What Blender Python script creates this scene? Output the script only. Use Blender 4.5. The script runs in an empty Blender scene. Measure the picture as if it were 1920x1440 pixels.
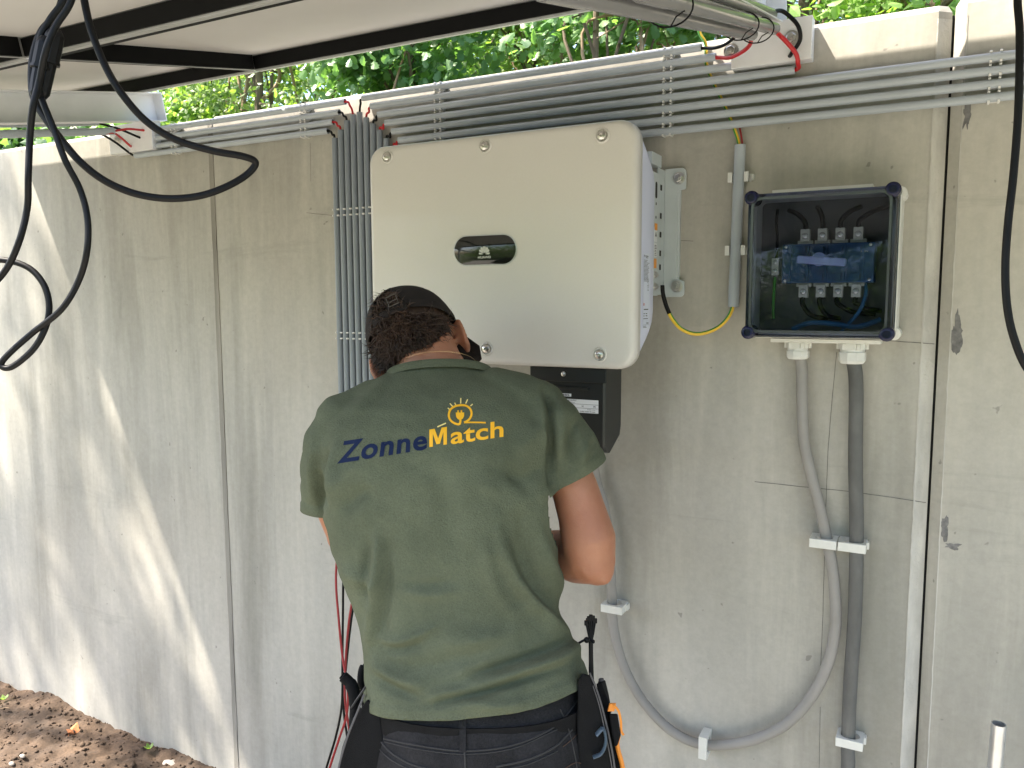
import bpy, bmesh, math, random
import numpy as np
from mathutils import Vector, Matrix, noise
from mathutils.bvhtree import BVHTree

rad = math.radians
C = bpy.context.scene.collection
S = bpy.context.scene
random.seed(7)
rng = np.random.default_rng(7)

# ------------------------------------------------------------------ camera, world, sun, exposure
FPX, YAW, PITCH, ROLL, EYE = 1500.0, rad(27.73985), rad(5.99191), rad(-0.2152), 1.62
_r = np.array([math.cos(YAW), math.sin(YAW), 0.0]); _f = np.array([-math.sin(YAW), math.cos(YAW), 0.0]); _u = np.array([0, 0, 1.0])
CW = _f * math.cos(PITCH) - _u * math.sin(PITCH); _u2 = _u * math.cos(PITCH) + _f * math.sin(PITCH)
CR = _r * math.cos(ROLL) + _u2 * math.sin(ROLL); CU = _u2 * math.cos(ROLL) - _r * math.sin(ROLL)
cam = bpy.data.cameras.new('camera'); co = bpy.data.objects.new('camera', cam); C.objects.link(co)
cam.sensor_width = 36; cam.lens = FPX / 1920 * 36; cam.clip_start = 0.05; cam.clip_end = 400
mw = Matrix.Identity(4)
for i in range(3):
    mw[i][0], mw[i][1], mw[i][2] = CR[i], CU[i], -CW[i]
mw[2][3] = EYE
co.matrix_world = mw
S.camera = co
cam.dof.use_dof = False

W = bpy.data.worlds.new("World"); S.world = W; W.use_nodes = True
nt = W.node_tree; nt.nodes.clear()
wo = nt.nodes.new('ShaderNodeOutputWorld'); bg = nt.nodes.new('ShaderNodeBackground'); sk = nt.nodes.new('ShaderNodeTexSky')
SUN = Vector((-0.52, -0.35, 1.0)).normalized()
sk.sky_type = 'NISHITA'; sk.sun_disc = False
sk.sun_elevation = math.asin(SUN.z); sk.sun_rotation = math.atan2(SUN.x, SUN.y)
sk.air_density = 1.0; sk.dust_density = 2.5; sk.ozone_density = 1.0
bg.inputs['Strength'].default_value = 0.15
nt.links.new(sk.outputs[0], bg.inputs['Color']); nt.links.new(bg.outputs[0], wo.inputs[0])
sl = bpy.data.lights.new('sun', 'SUN'); so = bpy.data.objects.new('sun', sl); C.objects.link(so)
sl.energy = 4.4; sl.angle = rad(1.2); sl.color = (1.0, 0.91, 0.78)
so.rotation_euler = SUN.to_track_quat('Z', 'Y').to_euler(); so.location = (-4, -3, 8)
S.view_settings.view_transform = 'Standard'; S.view_settings.look = 'None'
S.view_settings.exposure = 2.12; S.view_settings.gamma = 1; S.view_settings.use_curve_mapping = False
S.render.engine = 'CYCLES'
S.cycles.max_bounces = 8; S.cycles.diffuse_bounces = 4; S.cycles.transparent_max_bounces = 12

# ------------------------------------------------------------------ placing helpers
def ray(px, py): return CR * (px - 960) / FPX - CU * (py - 720) / FPX + CW
def at(px, py, Y):
    k = ray(px, py); return Vector(k * (Y / k[1])) + Vector((0, 0, EYE))
def dep(px, py, c): return Vector(ray(px, py) * c) + Vector((0, 0, EYE))
def proj(P):
    v = np.asarray(P, float) - np.array([0, 0, EYE]); a, b, c = v @ CR, v @ CU, v @ CW
    return 960 + FPX * a / c, 720 - FPX * b / c, c

# ------------------------------------------------------------------ materials
def mat(name, col, rough=0.6, metal=0.0, var=0.0, vscale=6.0, stretch=(1, 1, 1), bump=0.0, bscale=150.0, spec=0.5, sub=0.0, rvar=0.0, tint=None, coat=0.0, grain=0.0, gscale=300.0):
    m = bpy.data.materials.new(name); m.use_nodes = True
    n = m.node_tree; L = n.links; b = n.nodes['Principled BSDF']
    b.inputs['Roughness'].default_value = rough; b.inputs['Metallic'].default_value = metal
    b.inputs['Specular IOR Level'].default_value = spec
    b.inputs['Base Color'].default_value = (*col, 1); b.inputs['Coat Weight'].default_value = coat
    if sub:
        b.inputs['Subsurface Weight'].default_value = sub; b.inputs['Subsurface Radius'].default_value = (0.012, 0.005, 0.003); b.inputs['Subsurface Scale'].default_value = 1.0
    tc = n.nodes.new('ShaderNodeTexCoord')
    if var or tint:
        mp = n.nodes.new('ShaderNodeMapping'); mp.inputs['Scale'].default_value = stretch
        ns = n.nodes.new('ShaderNodeTexNoise'); ns.inputs['Scale'].default_value = vscale; ns.inputs['Detail'].default_value = 6; ns.inputs['Roughness'].default_value = 0.6
        L.new(tc.outputs['Object'], mp.inputs[0]); L.new(mp.outputs[0], ns.inputs['Vector'])
        cr = n.nodes.new('ShaderNodeValToRGB'); cr.color_ramp.elements[0].position = 0.3; cr.color_ramp.elements[1].position = 0.7
        t = tint or col
        cr.color_ramp.elements[0].color = (*[max(0, c * (1 - var)) for c in t], 1)
        cr.color_ramp.elements[1].color = (*[min(1, c * (1 + var)) for c in col], 1)
        L.new(ns.outputs['Fac'], cr.inputs[0]); L.new(cr.outputs[0], b.inputs['Base Color'])
        if rvar:
            mr = n.nodes.new('ShaderNodeMapRange'); mr.inputs['To Min'].default_value = rough - rvar; mr.inputs['To Max'].default_value = rough + rvar
            L.new(ns.outputs['Fac'], mr.inputs[0]); L.new(mr.outputs[0], b.inputs['Roughness'])
    if grain:
        n3 = n.nodes.new('ShaderNodeTexNoise'); n3.inputs['Scale'].default_value = gscale; n3.inputs['Detail'].default_value = 4; n3.inputs['Roughness'].default_value = 0.7
        L.new(tc.outputs['Object'], n3.inputs['Vector']); mr3 = n.nodes.new('ShaderNodeMapRange'); mr3.inputs['From Min'].default_value = 0.3; mr3.inputs['From Max'].default_value = 0.7; mr3.inputs['To Min'].default_value = 1 - grain; mr3.inputs['To Max'].default_value = 1 + grain
        L.new(n3.outputs['Fac'], mr3.inputs[0]); cc3 = n.nodes.new('ShaderNodeCombineColor')
        for i3 in range(3): L.new(mr3.outputs[0], cc3.inputs[i3])
        mx3 = n.nodes.new('ShaderNodeMix'); mx3.data_type = 'RGBA'; mx3.blend_type = 'MULTIPLY'; mx3.inputs[0].default_value = 1.0
        src = b.inputs['Base Color'].links[0].from_socket if b.inputs['Base Color'].is_linked else None
        if src: L.new(src, mx3.inputs[6])
        else: mx3.inputs[6].default_value = (*col, 1)
        L.new(cc3.outputs[0], mx3.inputs[7]); L.new(mx3.outputs[2], b.inputs['Base Color'])
    if bump:
        n2 = n.nodes.new('ShaderNodeTexNoise'); n2.inputs['Scale'].default_value = bscale; n2.inputs['Detail'].default_value = 3
        bp = n.nodes.new('ShaderNodeBump'); bp.inputs['Strength'].default_value = bump; bp.inputs['Distance'].default_value = 0.002
        L.new(tc.outputs['Object'], n2.inputs['Vector']); L.new(n2.outputs['Fac'], bp.inputs['Height']); L.new(bp.outputs[0], b.inputs['Normal'])
    return m

def concrete_material():
    m = bpy.data.materials.new('precast_concrete'); m.use_nodes = True
    n = m.node_tree; L = n.links; b = n.nodes['Principled BSDF']; N = n.nodes.new
    tc = N('ShaderNodeTexCoord'); geo = N('ShaderNodeNewGeometry')
    def nz(scale, st, det=6, rough=0.6, dist=0.0):
        mp = N('ShaderNodeMapping'); mp.inputs['Scale'].default_value = st
        L.new(geo.outputs['Position'], mp.inputs[0])
        t = N('ShaderNodeTexNoise'); t.inputs['Scale'].default_value = scale; t.inputs['Detail'].default_value = det; t.inputs['Roughness'].default_value = rough; t.inputs['Distortion'].default_value = dist
        L.new(mp.outputs[0], t.inputs['Vector']); return t.outputs['Fac']
    def ramp(x, a, c, va=0.0, vb=1.0):
        r = N('ShaderNodeMapRange'); r.inputs['From Min'].default_value = a; r.inputs['From Max'].default_value = c
        r.inputs['To Min'].default_value = va; r.inputs['To Max'].default_value = vb; r.clamp = True
        L.new(x, r.inputs[0]); return r.outputs[0]
    def mix(f, c1, c2, typ='MIX'):
        x = N('ShaderNodeMix'); x.data_type = 'RGBA'; x.blend_type = typ
        if hasattr(f, 'node'): L.new(f, x.inputs[0])
        else: x.inputs[0].default_value = f
        for s, c in ((6, c1), (7, c2)):
            if isinstance(c, tuple): x.inputs[s].default_value = (*c, 1)
            else: L.new(c, x.inputs[s])
        return x.outputs[2]
    cloud = ramp(nz(1.6, (1, 1, 0.55), 5, 0.55, 0.6), 0.32, 0.68)
    base = mix(cloud, (0.300, 0.289, 0.254), (0.470, 0.453, 0.410))
    streak = ramp(nz(9, (1.0, 1.0, 0.09), 6, 0.65, 0.25), 0.44, 0.66)
    base = mix(streak, base, mix(0.6, base, (0.54, 0.515, 0.455)))
    dk = ramp(nz(5.5, (1.0, 1.0, 0.12), 5, 0.6, 0.4), 0.50, 0.72, 0, 0.75)
    base = mix(dk, base, (0.235, 0.228, 0.195))
    warm = ramp(nz(2.3, (1.2, 1, 0.8), 4, 0.5), 0.5, 0.7, 0, 0.35)
    base = mix(warm, base, (0.40, 0.365, 0.315))
    smudge = ramp(nz(3.1, (0.35, 1, 2.6), 6, 0.7, 0.9), 0.60, 0.74, 0, 0.4)
    base = mix(smudge, base, (0.25, 0.245, 0.215))
    fine = ramp(nz(70, (1, 1, 1), 5, 0.7), 0.3, 0.7, 0.92, 1.06)
    fc = N('ShaderNodeCombineColor')
    for i in range(3): L.new(fine, fc.inputs[i])
    base = mix(1.0, base, fc.outputs[0], 'MULTIPLY')
    spot = ramp(nz(38, (1, 1, 1), 2, 0.5), 0.75, 0.78, 0, 0.5)
    base = mix(spot, base, (0.13, 0.125, 0.115))
    vo = N('ShaderNodeTexVoronoi'); vo.inputs['Scale'].default_value = 7.5; vo.inputs['Randomness'].default_value = 1
    L.new(geo.outputs['Position'], vo.inputs['Vector'])
    pit = ramp(vo.outputs['Distance'], 0.006, 0.016, 0.5, 0)
    base = mix(pit, base, (0.10, 0.095, 0.09))
    L.new(base, b.inputs['Base Color'])
    b.inputs['Roughness'].default_value = 0.78; b.inputs['Specular IOR Level'].default_value = 0.35
    rr = ramp(cloud, 0, 1, 0.6, 0.85); L.new(rr, b.inputs['Roughness'])
    bp = N('ShaderNodeBump'); bp.inputs['Strength'].default_value = 0.22; bp.inputs['Distance'].default_value = 0.0025
    h = nz(45, (1, 1, 0.7), 8, 0.7); L.new(h, bp.inputs['Height'])
    bp2 = N('ShaderNodeBump'); bp2.inputs['Strength'].default_value = 0.6; bp2.inputs['Distance'].default_value = 0.004; bp2.invert = True
    L.new(pit, bp2.inputs['Height']); L.new(bp.outputs[0], bp2.inputs['Normal']); L.new(bp2.outputs[0], b.inputs['Normal'])
    return m

def leaf_material(name, c1, c2, trans=0.45):
    m = bpy.data.materials.new(name); m.use_nodes = True
    n = m.node_tree; L = n.links; n.nodes.clear(); N = n.nodes.new
    out = N('ShaderNodeOutputMaterial'); geo = N('ShaderNodeNewGeometry'); oi = N('ShaderNodeObjectInfo')
    ad = N('ShaderNodeMath'); ad.operation = 'ADD'; L.new(geo.outputs['Random Per Island'], ad.inputs[0]); L.new(oi.outputs['Random'], ad.inputs[1])
    fr = N('ShaderNodeMath'); fr.operation = 'FRACT'; L.new(ad.outputs[0], fr.inputs[0])
    cr = N('ShaderNodeValToRGB'); e = cr.color_ramp.elements
    e[0].color = (*c1, 1); e[1].color = (*c2, 1); L.new(fr.outputs[0], cr.inputs[0])
    p = N('ShaderNodeBsdfPrincipled'); p.inputs['Roughness'].default_value = 0.42; p.inputs['Specular IOR Level'].default_value = 0.5
    L.new(cr.outputs[0], p.inputs['Base Color'])
    t = N('ShaderNodeBsdfTranslucent')
    g = N('ShaderNodeMix'); g.data_type = 'RGBA'; g.blend_type = 'MULTIPLY'; g.inputs[0].default_value = 1; g.inputs[7].default_value = (1.7, 2.0, 0.7, 1)
    L.new(cr.outputs[0], g.inputs[6]); L.new(g.outputs[2], t.inputs['Color'])
    mx = N('ShaderNodeMixShader'); mx.inputs[0].default_value = trans
    L.new(p.outputs[0], mx.inputs[1]); L.new(t.outputs[0], mx.inputs[2]); L.new(mx.outputs[0], out.inputs[0])
    return m

def lid_material():
    m = bpy.data.materials.new('smoked_clear_plastic'); m.use_nodes = True
    n = m.node_tree; L = n.links; n.nodes.clear(); N = n.nodes.new
    out = N('ShaderNodeOutputMaterial'); t = N('ShaderNodeBsdfTransparent'); t.inputs[0].default_value = (0.50, 0.54, 0.63, 1)
    g = N('ShaderNodeBsdfGlossy'); g.inputs['Roughness'].default_value = 0.04; g.inputs['Color'].default_value = (0.9, 0.93, 1, 1)
    f = N('ShaderNodeFresnel'); f.inputs[0].default_value = 1.33
    mx = N('ShaderNodeMixShader'); L.new(f.outputs[0], mx.inputs[0]); L.new(t.outputs[0], mx.inputs[1]); L.new(g.outputs[0], mx.inputs[2])
    L.new(mx.outputs[0], out.inputs[0]); return m

MT = dict(
    concrete=concrete_material(),
    seam=mat('seam_mortar', (0.26, 0.245, 0.215), 0.9, var=0.25, vscale=30, stretch=(1, 1, 0.1), bump=0.6, bscale=120),
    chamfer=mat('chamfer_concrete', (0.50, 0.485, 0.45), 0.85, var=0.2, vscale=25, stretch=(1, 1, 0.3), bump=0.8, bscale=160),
    foam=mat('joint_foam', (0.02, 0.02, 0.02), 0.95, var=0.3, vscale=40),
    pencil=mat('pencil_mark', (0.13, 0.125, 0.12), 0.9, var=0.5, vscale=60),
    soil=mat('soil', (0.085, 0.056, 0.036), 0.95, var=0.45, vscale=6, bump=1.0, bscale=90, tint=(0.055, 0.037, 0.025), grain=0.35, gscale=120),
    lawn=mat('rough_grass', (0.07, 0.10, 0.03), 0.95, var=0.35, vscale=3, tint=(0.09, 0.075, 0.045)),
    pvc=mat('grey_pvc_lit', (0.41, 0.45, 0.49), 0.32, var=0.07, vscale=9, rvar=0.06, stretch=(1, 1, 1), bump=0.05, bscale=60),  # lightened: colour holds the sky light caught by the horizontal conduits
    pvc_shaded=mat('grey_pvc_shaded', (0.24, 0.27, 0.305), 0.36, var=0.07, vscale=9, rvar=0.06, bump=0.05, bscale=60),  # same pvc darkened, shade of the vertical bundle put into the colour
    tube_gloss=mat('glossy_grey_tube', (0.22, 0.22, 0.225), 0.2, var=0.03, vscale=5, rvar=0.04),
    clip=mat('white_plastic', (0.72, 0.72, 0.70), 0.45, var=0.05, vscale=20),
    clipc=mat('offwhite_plastic', (0.70, 0.70, 0.66), 0.5, var=0.06, vscale=30, bump=0.1),
    black=mat('black_rubber', (0.004, 0.004, 0.0045), 0.5, spec=0.22, var=0.3, vscale=20),
    red=mat('red_insulation', (0.50, 0.015, 0.02), 0.4, var=0.12, vscale=30),
    redd=mat('dark_red_insulation', (0.30, 0.02, 0.022), 0.45, var=0.15, vscale=30),
    green=mat('green_insulation', (0.05, 0.30, 0.04), 0.4, var=0.1), yellow=mat('yellow_insulation', (0.78, 0.52, 0.04), 0.4, var=0.08),
    cable=mat('light_grey_cable', (0.285, 0.272, 0.255), 0.6, var=0.1, vscale=12, bump=0.25, bscale=90),
    cable2=mat('scuffed_grey_cable', (0.115, 0.115, 0.110), 0.6, var=0.3, vscale=14, stretch=(1, 1, 0.6), bump=0.3, bscale=110),
    galv=mat('galvanised_steel', (0.62, 0.63, 0.64), 0.35, metal=0.85, var=0.12, vscale=25, rvar=0.1),
    bolt=mat('stainless_steel', (0.62, 0.60, 0.57), 0.28, metal=1.0, var=0.1, vscale=50),
    whitem=mat('white_coated_steel', (0.74, 0.75, 0.77), 0.45, var=0.05, vscale=12, bump=0.08),
    plate=mat('zinc_plate', (0.56, 0.61, 0.63), 0.45, metal=0.25, var=0.06, vscale=15, rvar=0.08),
    inv=mat('cream_painted_cover', (0.63, 0.61, 0.575), 0.36, var=0.025, vscale=3, bump=0.12, bscale=900, coat=0.15, grain=0.015, gscale=200),
    invside=mat('casting_sky_tint', (0.62, 0.65, 0.80), 0.48, var=0.02, vscale=4, bump=0.06, bscale=400),  # lilac is the sky's reflection on the side, put into the colour
    darkglass=mat('display_glass', (0.012, 0.014, 0.012), 0.06, spec=0.6),
    white_print=mat('white_print', (0.62, 0.64, 0.58), 0.5), ink=mat('black_print', (0.03, 0.03, 0.035), 0.7),
    sticker=mat('white_sticker', (0.70, 0.72, 0.74), 0.5, var=0.03), orange=mat('orange_sticker', (0.75, 0.30, 0.04), 0.5, var=0.05),
    stickerb=mat('pale_blue_sticker', (0.62, 0.66, 0.78), 0.5, var=0.02), redp=mat('red_print', (0.5, 0.08, 0.06), 0.6),
    blackp=mat('black_moulded_plastic', (0.012, 0.014, 0.014), 0.38, var=0.15, vscale=8, bump=0.1, bscale=500),
    boxw=mat('enclosure_grey_white', (0.66, 0.66, 0.63), 0.45, var=0.04, vscale=10),
    lid=lid_material(), navy=mat('navy_screw_cap', (0.005, 0.007, 0.040), 0.25, spec=0.4),
    lidrim=mat('lid_rim', (0.05, 0.055, 0.075), 0.15, spec=0.8),
    sw=mat('blue_switch_body', (0.012, 0.065, 0.17), 0.45, var=0.35, vscale=28), handle=mat('blue_handle', (0.46, 0.54, 0.95), 0.3),
    inner=mat('mounting_plate', (0.12, 0.12, 0.12), 0.6, var=0.25, vscale=9), term=mat('terminal_ivory', (0.62, 0.60, 0.52), 0.45, var=0.06),
    bluew=mat('blue_wire', (0.02, 0.12, 0.25), 0.45),
    bracket=mat('shadow_gap', (0.03, 0.03, 0.03), 0.9),
    backsheet=mat('panel_backsheet', (0.53, 0.52, 0.50), 0.5, var=0.03, vscale=3), framei=mat('panel_frame_black', (0.003, 0.003, 0.0035), 0.6, spec=0.15, var=0.2),
    frameo=mat('panel_frame_silver', (0.50, 0.50, 0.50), 0.35, metal=0.6, var=0.12, vscale=10), glass=mat('panel_glass', (0.01, 0.012, 0.03), 0.08, spec=0.7),
    dullmetal=mat('dull_buckle', (0.12, 0.11, 0.10), 0.45, metal=0.7), bark=mat('bark', (0.14, 0.105, 0.075), 0.95, var=0.4, vscale=14, stretch=(1, 1, 0.3), bump=1, bscale=60), birch=mat('pale_bark', (0.55, 0.56, 0.55), 0.8, var=0.22, vscale=9, stretch=(0.5, 0.5, 2), bump=0.5),
    twig=mat('dry_twig', (0.27, 0.19, 0.12), 0.9, var=0.3),
    bounce_gravel=mat('bounce_gravel', (0.30, 0.285, 0.25), 0.95, var=0.2, vscale=30, grain=0.4, gscale=90),  # pale tone chosen to bounce light, used on unseen ground only
    stone=mat('stone', (0.30, 0.27, 0.24), 0.9, var=0.25, vscale=30, bump=0.6),
    skin=mat('skin', (0.40, 0.185, 0.105), 0.5, var=0.06, vscale=16, bump=0.22, bscale=420, sub=0.25, tint=(0.36, 0.145, 0.080)),
    shirt=mat('olive_cotton', (0.106, 0.118, 0.077), 0.92, var=0.10, vscale=11, bump=0.8, bscale=420, spec=0.15, grain=0.16, gscale=330, tint=(0.095, 0.107, 0.069)),
    trouser=mat('charcoal_canvas', (0.019, 0.0185, 0.020), 0.9, grain=0.3, gscale=260, var=0.3, vscale=18, bump=0.6, bscale=700, spec=0.2),
    seamt=mat('trouser_stitching', (0.030, 0.029, 0.029), 0.9), stitchb=mat('brown_stitching', (0.065, 0.037, 0.024), 0.9),
    cap=mat('black_cotton_cap', (0.020, 0.016, 0.015), 0.88, var=0.25, vscale=14, bump=0.4, bscale=600, spec=0.2),
    hair=mat('dark_brown_hair', (0.050, 0.026, 0.015), 0.5, var=0.4, vscale=30, spec=0.5, tint=(0.022, 0.012, 0.008)),
    navyp=mat('navy_shirt_print', (0.010, 0.018, 0.055), 0.85, spec=0.15), yellp=mat('yellow_shirt_print', (0.90, 0.46, 0.012), 0.55, var=0.04), yellw=mat('pale_yellow_shirt_print', (0.88, 0.70, 0.25), 0.55),
    gold=mat('gold_chain', (0.5, 0.36, 0.22), 0.25, metal=1), pouch=mat('black_nylon_pouch', (0.006, 0.006, 0.0065), 0.85, spec=0.2, var=0.25, vscale=30, bump=0.5, bscale=800),
    web=mat('grey_webbing', (0.085, 0.08, 0.08), 0.9, var=0.2), cord=mat('orange_cord', (0.80, 0.27, 0.03), 0.5, var=0.08), steelblue=mat('blue_grey_tool', (0.06, 0.09, 0.12), 0.4),
    boot=mat('boot_leather', (0.05, 0.035, 0.025), 0.7, var=0.2), leafdry=mat('dry_leaf', (0.50, 0.20, 0.08), 0.8, var=0.3, vscale=60),
)

# ------------------------------------------------------------------ object helpers
def rootloc(o):
    v = Vector((0, 0, 0))
    while o is not None:
        v += o.location; o = o.parent
    return v
def tag(o, label=None, cat=None, group=None, kind=None):
    if label: o['label'] = label
    if cat: o['category'] = cat
    if group: o['group'] = group
    if kind: o['kind'] = kind
    return o
def thing(name, label, cat, loc=(0, 0, 0), group=None):
    o = bpy.data.objects.new(name, None); C.objects.link(o); o.location = loc; o.empty_display_size = 0.1
    return tag(o, label, cat, group)

class G:
    def __init__(s): s.v = []; s.f = []; s.m = []
    def add(s, vs, fs, mi=0):
        k = len(s.v); s.v += [tuple(v) for v in vs]; s.f += [tuple(i + k for i in f) for f in fs]; s.m += [mi] * len(fs); return s
    def box(s, x0, x1, y0, y1, z0, z1, mi=0):
        vs = [(x, y, z) for z in (z0, z1) for y in (y0, y1) for x in (x0, x1)]
        return s.add(vs, [(0, 2, 3, 1), (4, 5, 7, 6), (0, 1, 5, 4), (2, 6, 7, 3), (0, 4, 6, 2), (1, 3, 7, 5)], mi)
    def obox(s, c, X, Y, Z, mi=0):
        c = Vector(c); X = Vector(X); Y = Vector(Y); Z = Vector(Z)
        vs = [c + a * X + b * Y + d * Z for d in (-1, 1) for b in (-1, 1) for a in (-1, 1)]
        return s.add(vs, [(0, 2, 3, 1), (4, 5, 7, 6), (0, 1, 5, 4), (2, 6, 7, 3), (0, 4, 6, 2), (1, 3, 7, 5)], mi)
    def loft(s, rings, caps=True, mi=0, mfun=None):
        n = len(rings[0]); k = len(s.v)
        for r in rings: s.v += [tuple(p) for p in r]
        for i in range(len(rings) - 1):
            for j in range(n):
                a = k + i * n + j; b = k + i * n + (j + 1) % n
                s.f.append((a, b, b + n, a + n)); s.m.append(mfun(j) if mfun else mi)
        if caps:
            s.f.append(tuple(k + j for j in range(n))[::-1]); s.m.append(mi)
            s.f.append(tuple(k + (len(rings) - 1) * n + j for j in range(n))); s.m.append(mi)
        return s
    def tube(s, pts, r, seg=12, caps=True, mi=0, mfun=None, ry=None):
        pts = [Vector(p) for p in pts]; n = len(pts)
        rs = r if isinstance(r, (list, tuple, np.ndarray)) else [r] * n
        T = [(pts[min(i + 1, n - 1)] - pts[max(i - 1, 0)]).normalized() for i in range(n)]
        a = Vector((0, 0, 1)) if abs(T[0].z) < 0.9 else Vector((0, 1, 0))
        nrm = T[0].cross(a).normalized(); rings = []
        for i in range(n):
            nrm = (nrm - T[i] * nrm.dot(T[i])).normalized(); bi = T[i].cross(nrm)
            q = (ry or 1.0)
            rings.append([pts[i] + nrm * (rs[i] * math.cos(2 * math.pi * j / seg)) + bi * (rs[i] * q * math.sin(2 * math.pi * j / seg)) for j in range(seg)])
        return s.loft(rings, caps, mi, mfun)
    def pipe(s, a, b, r, wall=0.0016, seg=16, mi=0):
        a = Vector(a); b = Vector(b); k = len(s.v)
        T = (b - a).normalized(); u = Vector((0, 0, 1)) if abs(T.z) < 0.9 else Vector((0, 1, 0))
        n = T.cross(u).normalized(); bi = T.cross(n)
        def ring(p, q): return [p + n * (q * math.cos(2 * math.pi * j / seg)) + bi * (q * math.sin(2 * math.pi * j / seg)) for j in range(seg)]
        L = (b - a).length; d = min(L * 0.4, 0.25)
        mids = []; nn = max(1, int(L / 0.35))
        for i in range(1, nn): mids.append(ring(a.lerp(b, i / nn), r))
        return s.loft([ring(a + T * d, r - wall), ring(a, r - wall), ring(a, r)] + mids + [ring(b, r), ring(b, r - wall), ring(b - T * d, r - wall)], caps=True, mi=mi)
    def ball(s, c, rad3, ax=None, nu=16, nv=10, mi=0):
        c = Vector(c); ax = ax or (Vector((1, 0, 0)), Vector((0, 1, 0)), Vector((0, 0, 1)))
        if not isinstance(rad3, (tuple, list)): rad3 = (rad3,) * 3
        rings = []
        for i in range(nv + 1):
            t = math.pi * i / nv; t = min(max(t, 0.03), math.pi - 0.03)
            rings.append([c + ax[0] * (rad3[0] * math.sin(t) * math.cos(2 * math.pi * j / nu)) + ax[1] * (rad3[1] * math.sin(t) * math.sin(2 * math.pi * j / nu)) - ax[2] * (rad3[2] * math.cos(t)) for j in range(nu)])
        return s.loft(rings, True, mi)
    def caps_chain(s, pts, rs, seg=18):
        """closed tapered limb with round ends"""
        pts = [Vector(p) for p in pts]; P = []; R = []
        d0 = (pts[0] - pts[1]).normalized(); d1 = (pts[-1] - pts[-2]).normalized()
        for t in (0.96, 0.8, 0.5): P.append(pts[0] + d0 * rs[0] * t); R.append(rs[0] * math.sqrt(max(0, 1 - t * t)))
        P += pts; R += list(rs)
        for t in (0.5, 0.8, 0.96): P.append(pts[-1] + d1 * rs[-1] * t); R.append(rs[-1] * math.sqrt(max(0, 1 - t * t)))
        return s.tube(P, R, seg)
    def prism(s, poly, O, U, V, D, mi=0):
        """poly of 2D points in plane O,U,V extruded by vector D"""
        O = Vector(O); U = Vector(U); V = Vector(V); D = Vector(D); n = len(poly)
        a = [O + U * p[0] + V * p[1] for p in poly]; b = [p + D for p in a]
        fs = [tuple(range(n)), tuple(range(2 * n - 1, n - 1, -1))] + [(i, i + n, (i + 1) % n + n, (i + 1) % n) for i in range(n)]
        return s.add(a + b, fs, mi)
    def build(s, name, mats, parent=None, smooth=True, bevel=0.0, ang=35, label=None, kind=None, wn=False):
        me = bpy.data.meshes.new(name); off = rootloc(parent)
        me.from_pydata([(v[0] - off.x, v[1] - off.y, v[2] - off.z) for v in s.v], [], s.f)
        mats = mats if isinstance(mats, (list, tuple)) else [mats]
        for m in mats: me.materials.append(MT[m] if isinstance(m, str) else m)
        me.polygons.foreach_set('material_index', s.m)
        bm = bmesh.new(); bm.from_mesh(me); bmesh.ops.recalc_face_normals(bm, faces=bm.faces); bm.to_mesh(me); bm.free()
        if smooth:
            me.polygons.foreach_set('use_smooth', [True] * len(me.polygons)); me.set_sharp_from_angle(angle=rad(ang))
        o = bpy.data.objects.new(name, me); C.objects.link(o)
        if parent is not None: o.parent = parent
        if bevel:
            md = o.modifiers.new('bevel', 'BEVEL'); md.width = bevel; md.segments = 2; md.limit_method = 'ANGLE'; md.angle_limit = rad(40)
        if label: o['label'] = label
        if kind: o['kind'] = kind
        return o

def copy_thing(root, loc, label=None, rot=None):
    r = root.copy(); C.objects.link(r); r.location = loc
    if rot is not None: r.rotation_euler = rot
    if label: r['label'] = label
    def rec(a, b):
        for ch in a.children:
            c = ch.copy(); C.objects.link(c); c.parent = b; rec(ch, c)
    rec(root, r); return r

def spline(pts, n=8):
    P = [Vector(p) for p in pts]; P = [P[0] * 2 - P[1]] + P + [P[-1] * 2 - P[-2]]; out = []
    for i in range(1, len(P) - 2):
        for k in range(n):
            t = k / n; a, b, c, d = P[i - 1], P[i], P[i + 1], P[i + 2]
            out.append(0.5 * ((2 * b) + (c - a) * t + (2 * a - 5 * b + 4 * c - d) * t * t + (3 * b - a - 3 * c + d) * t ** 3))
    out.append(P[-2]); return out
def rrect(w, h, r, n=6):
    o = []
    for cx, cy, a0 in ((w - r, h - r, 0), (-w + r, h - r, 90), (-w + r, -h + r, 180), (w - r, -h + r, 270)):
        for i in range(n + 1):
            a = rad(a0 + 90 * i / n); o.append((cx + r * math.cos(a), cy + r * math.sin(a)))
    return o
def fastmesh(name, V, F, m, parent=None, smooth=False, kind=None):
    me = bpy.data.meshes.new(name); k = F.shape[1]
    off = rootloc(parent); V = V - np.array(off)
    me.vertices.add(len(V)); me.vertices.foreach_set('co', V.astype(np.float32).ravel())
    me.loops.add(F.size); me.loops.foreach_set('vertex_index', F.astype(np.int32).ravel())
    me.polygons.add(len(F)); me.polygons.foreach_set('loop_start', np.arange(0, F.size, k, dtype=np.int32))
    if smooth: me.polygons.foreach_set('use_smooth', np.ones(len(F), bool))
    me.update(calc_edges=True); me.materials.append(MT[m] if isinstance(m, str) else m)
    o = bpy.data.objects.new(name, me); C.objects.link(o)
    if parent is not None: o.parent = parent
    if kind: o['kind'] = kind
    return o
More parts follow.
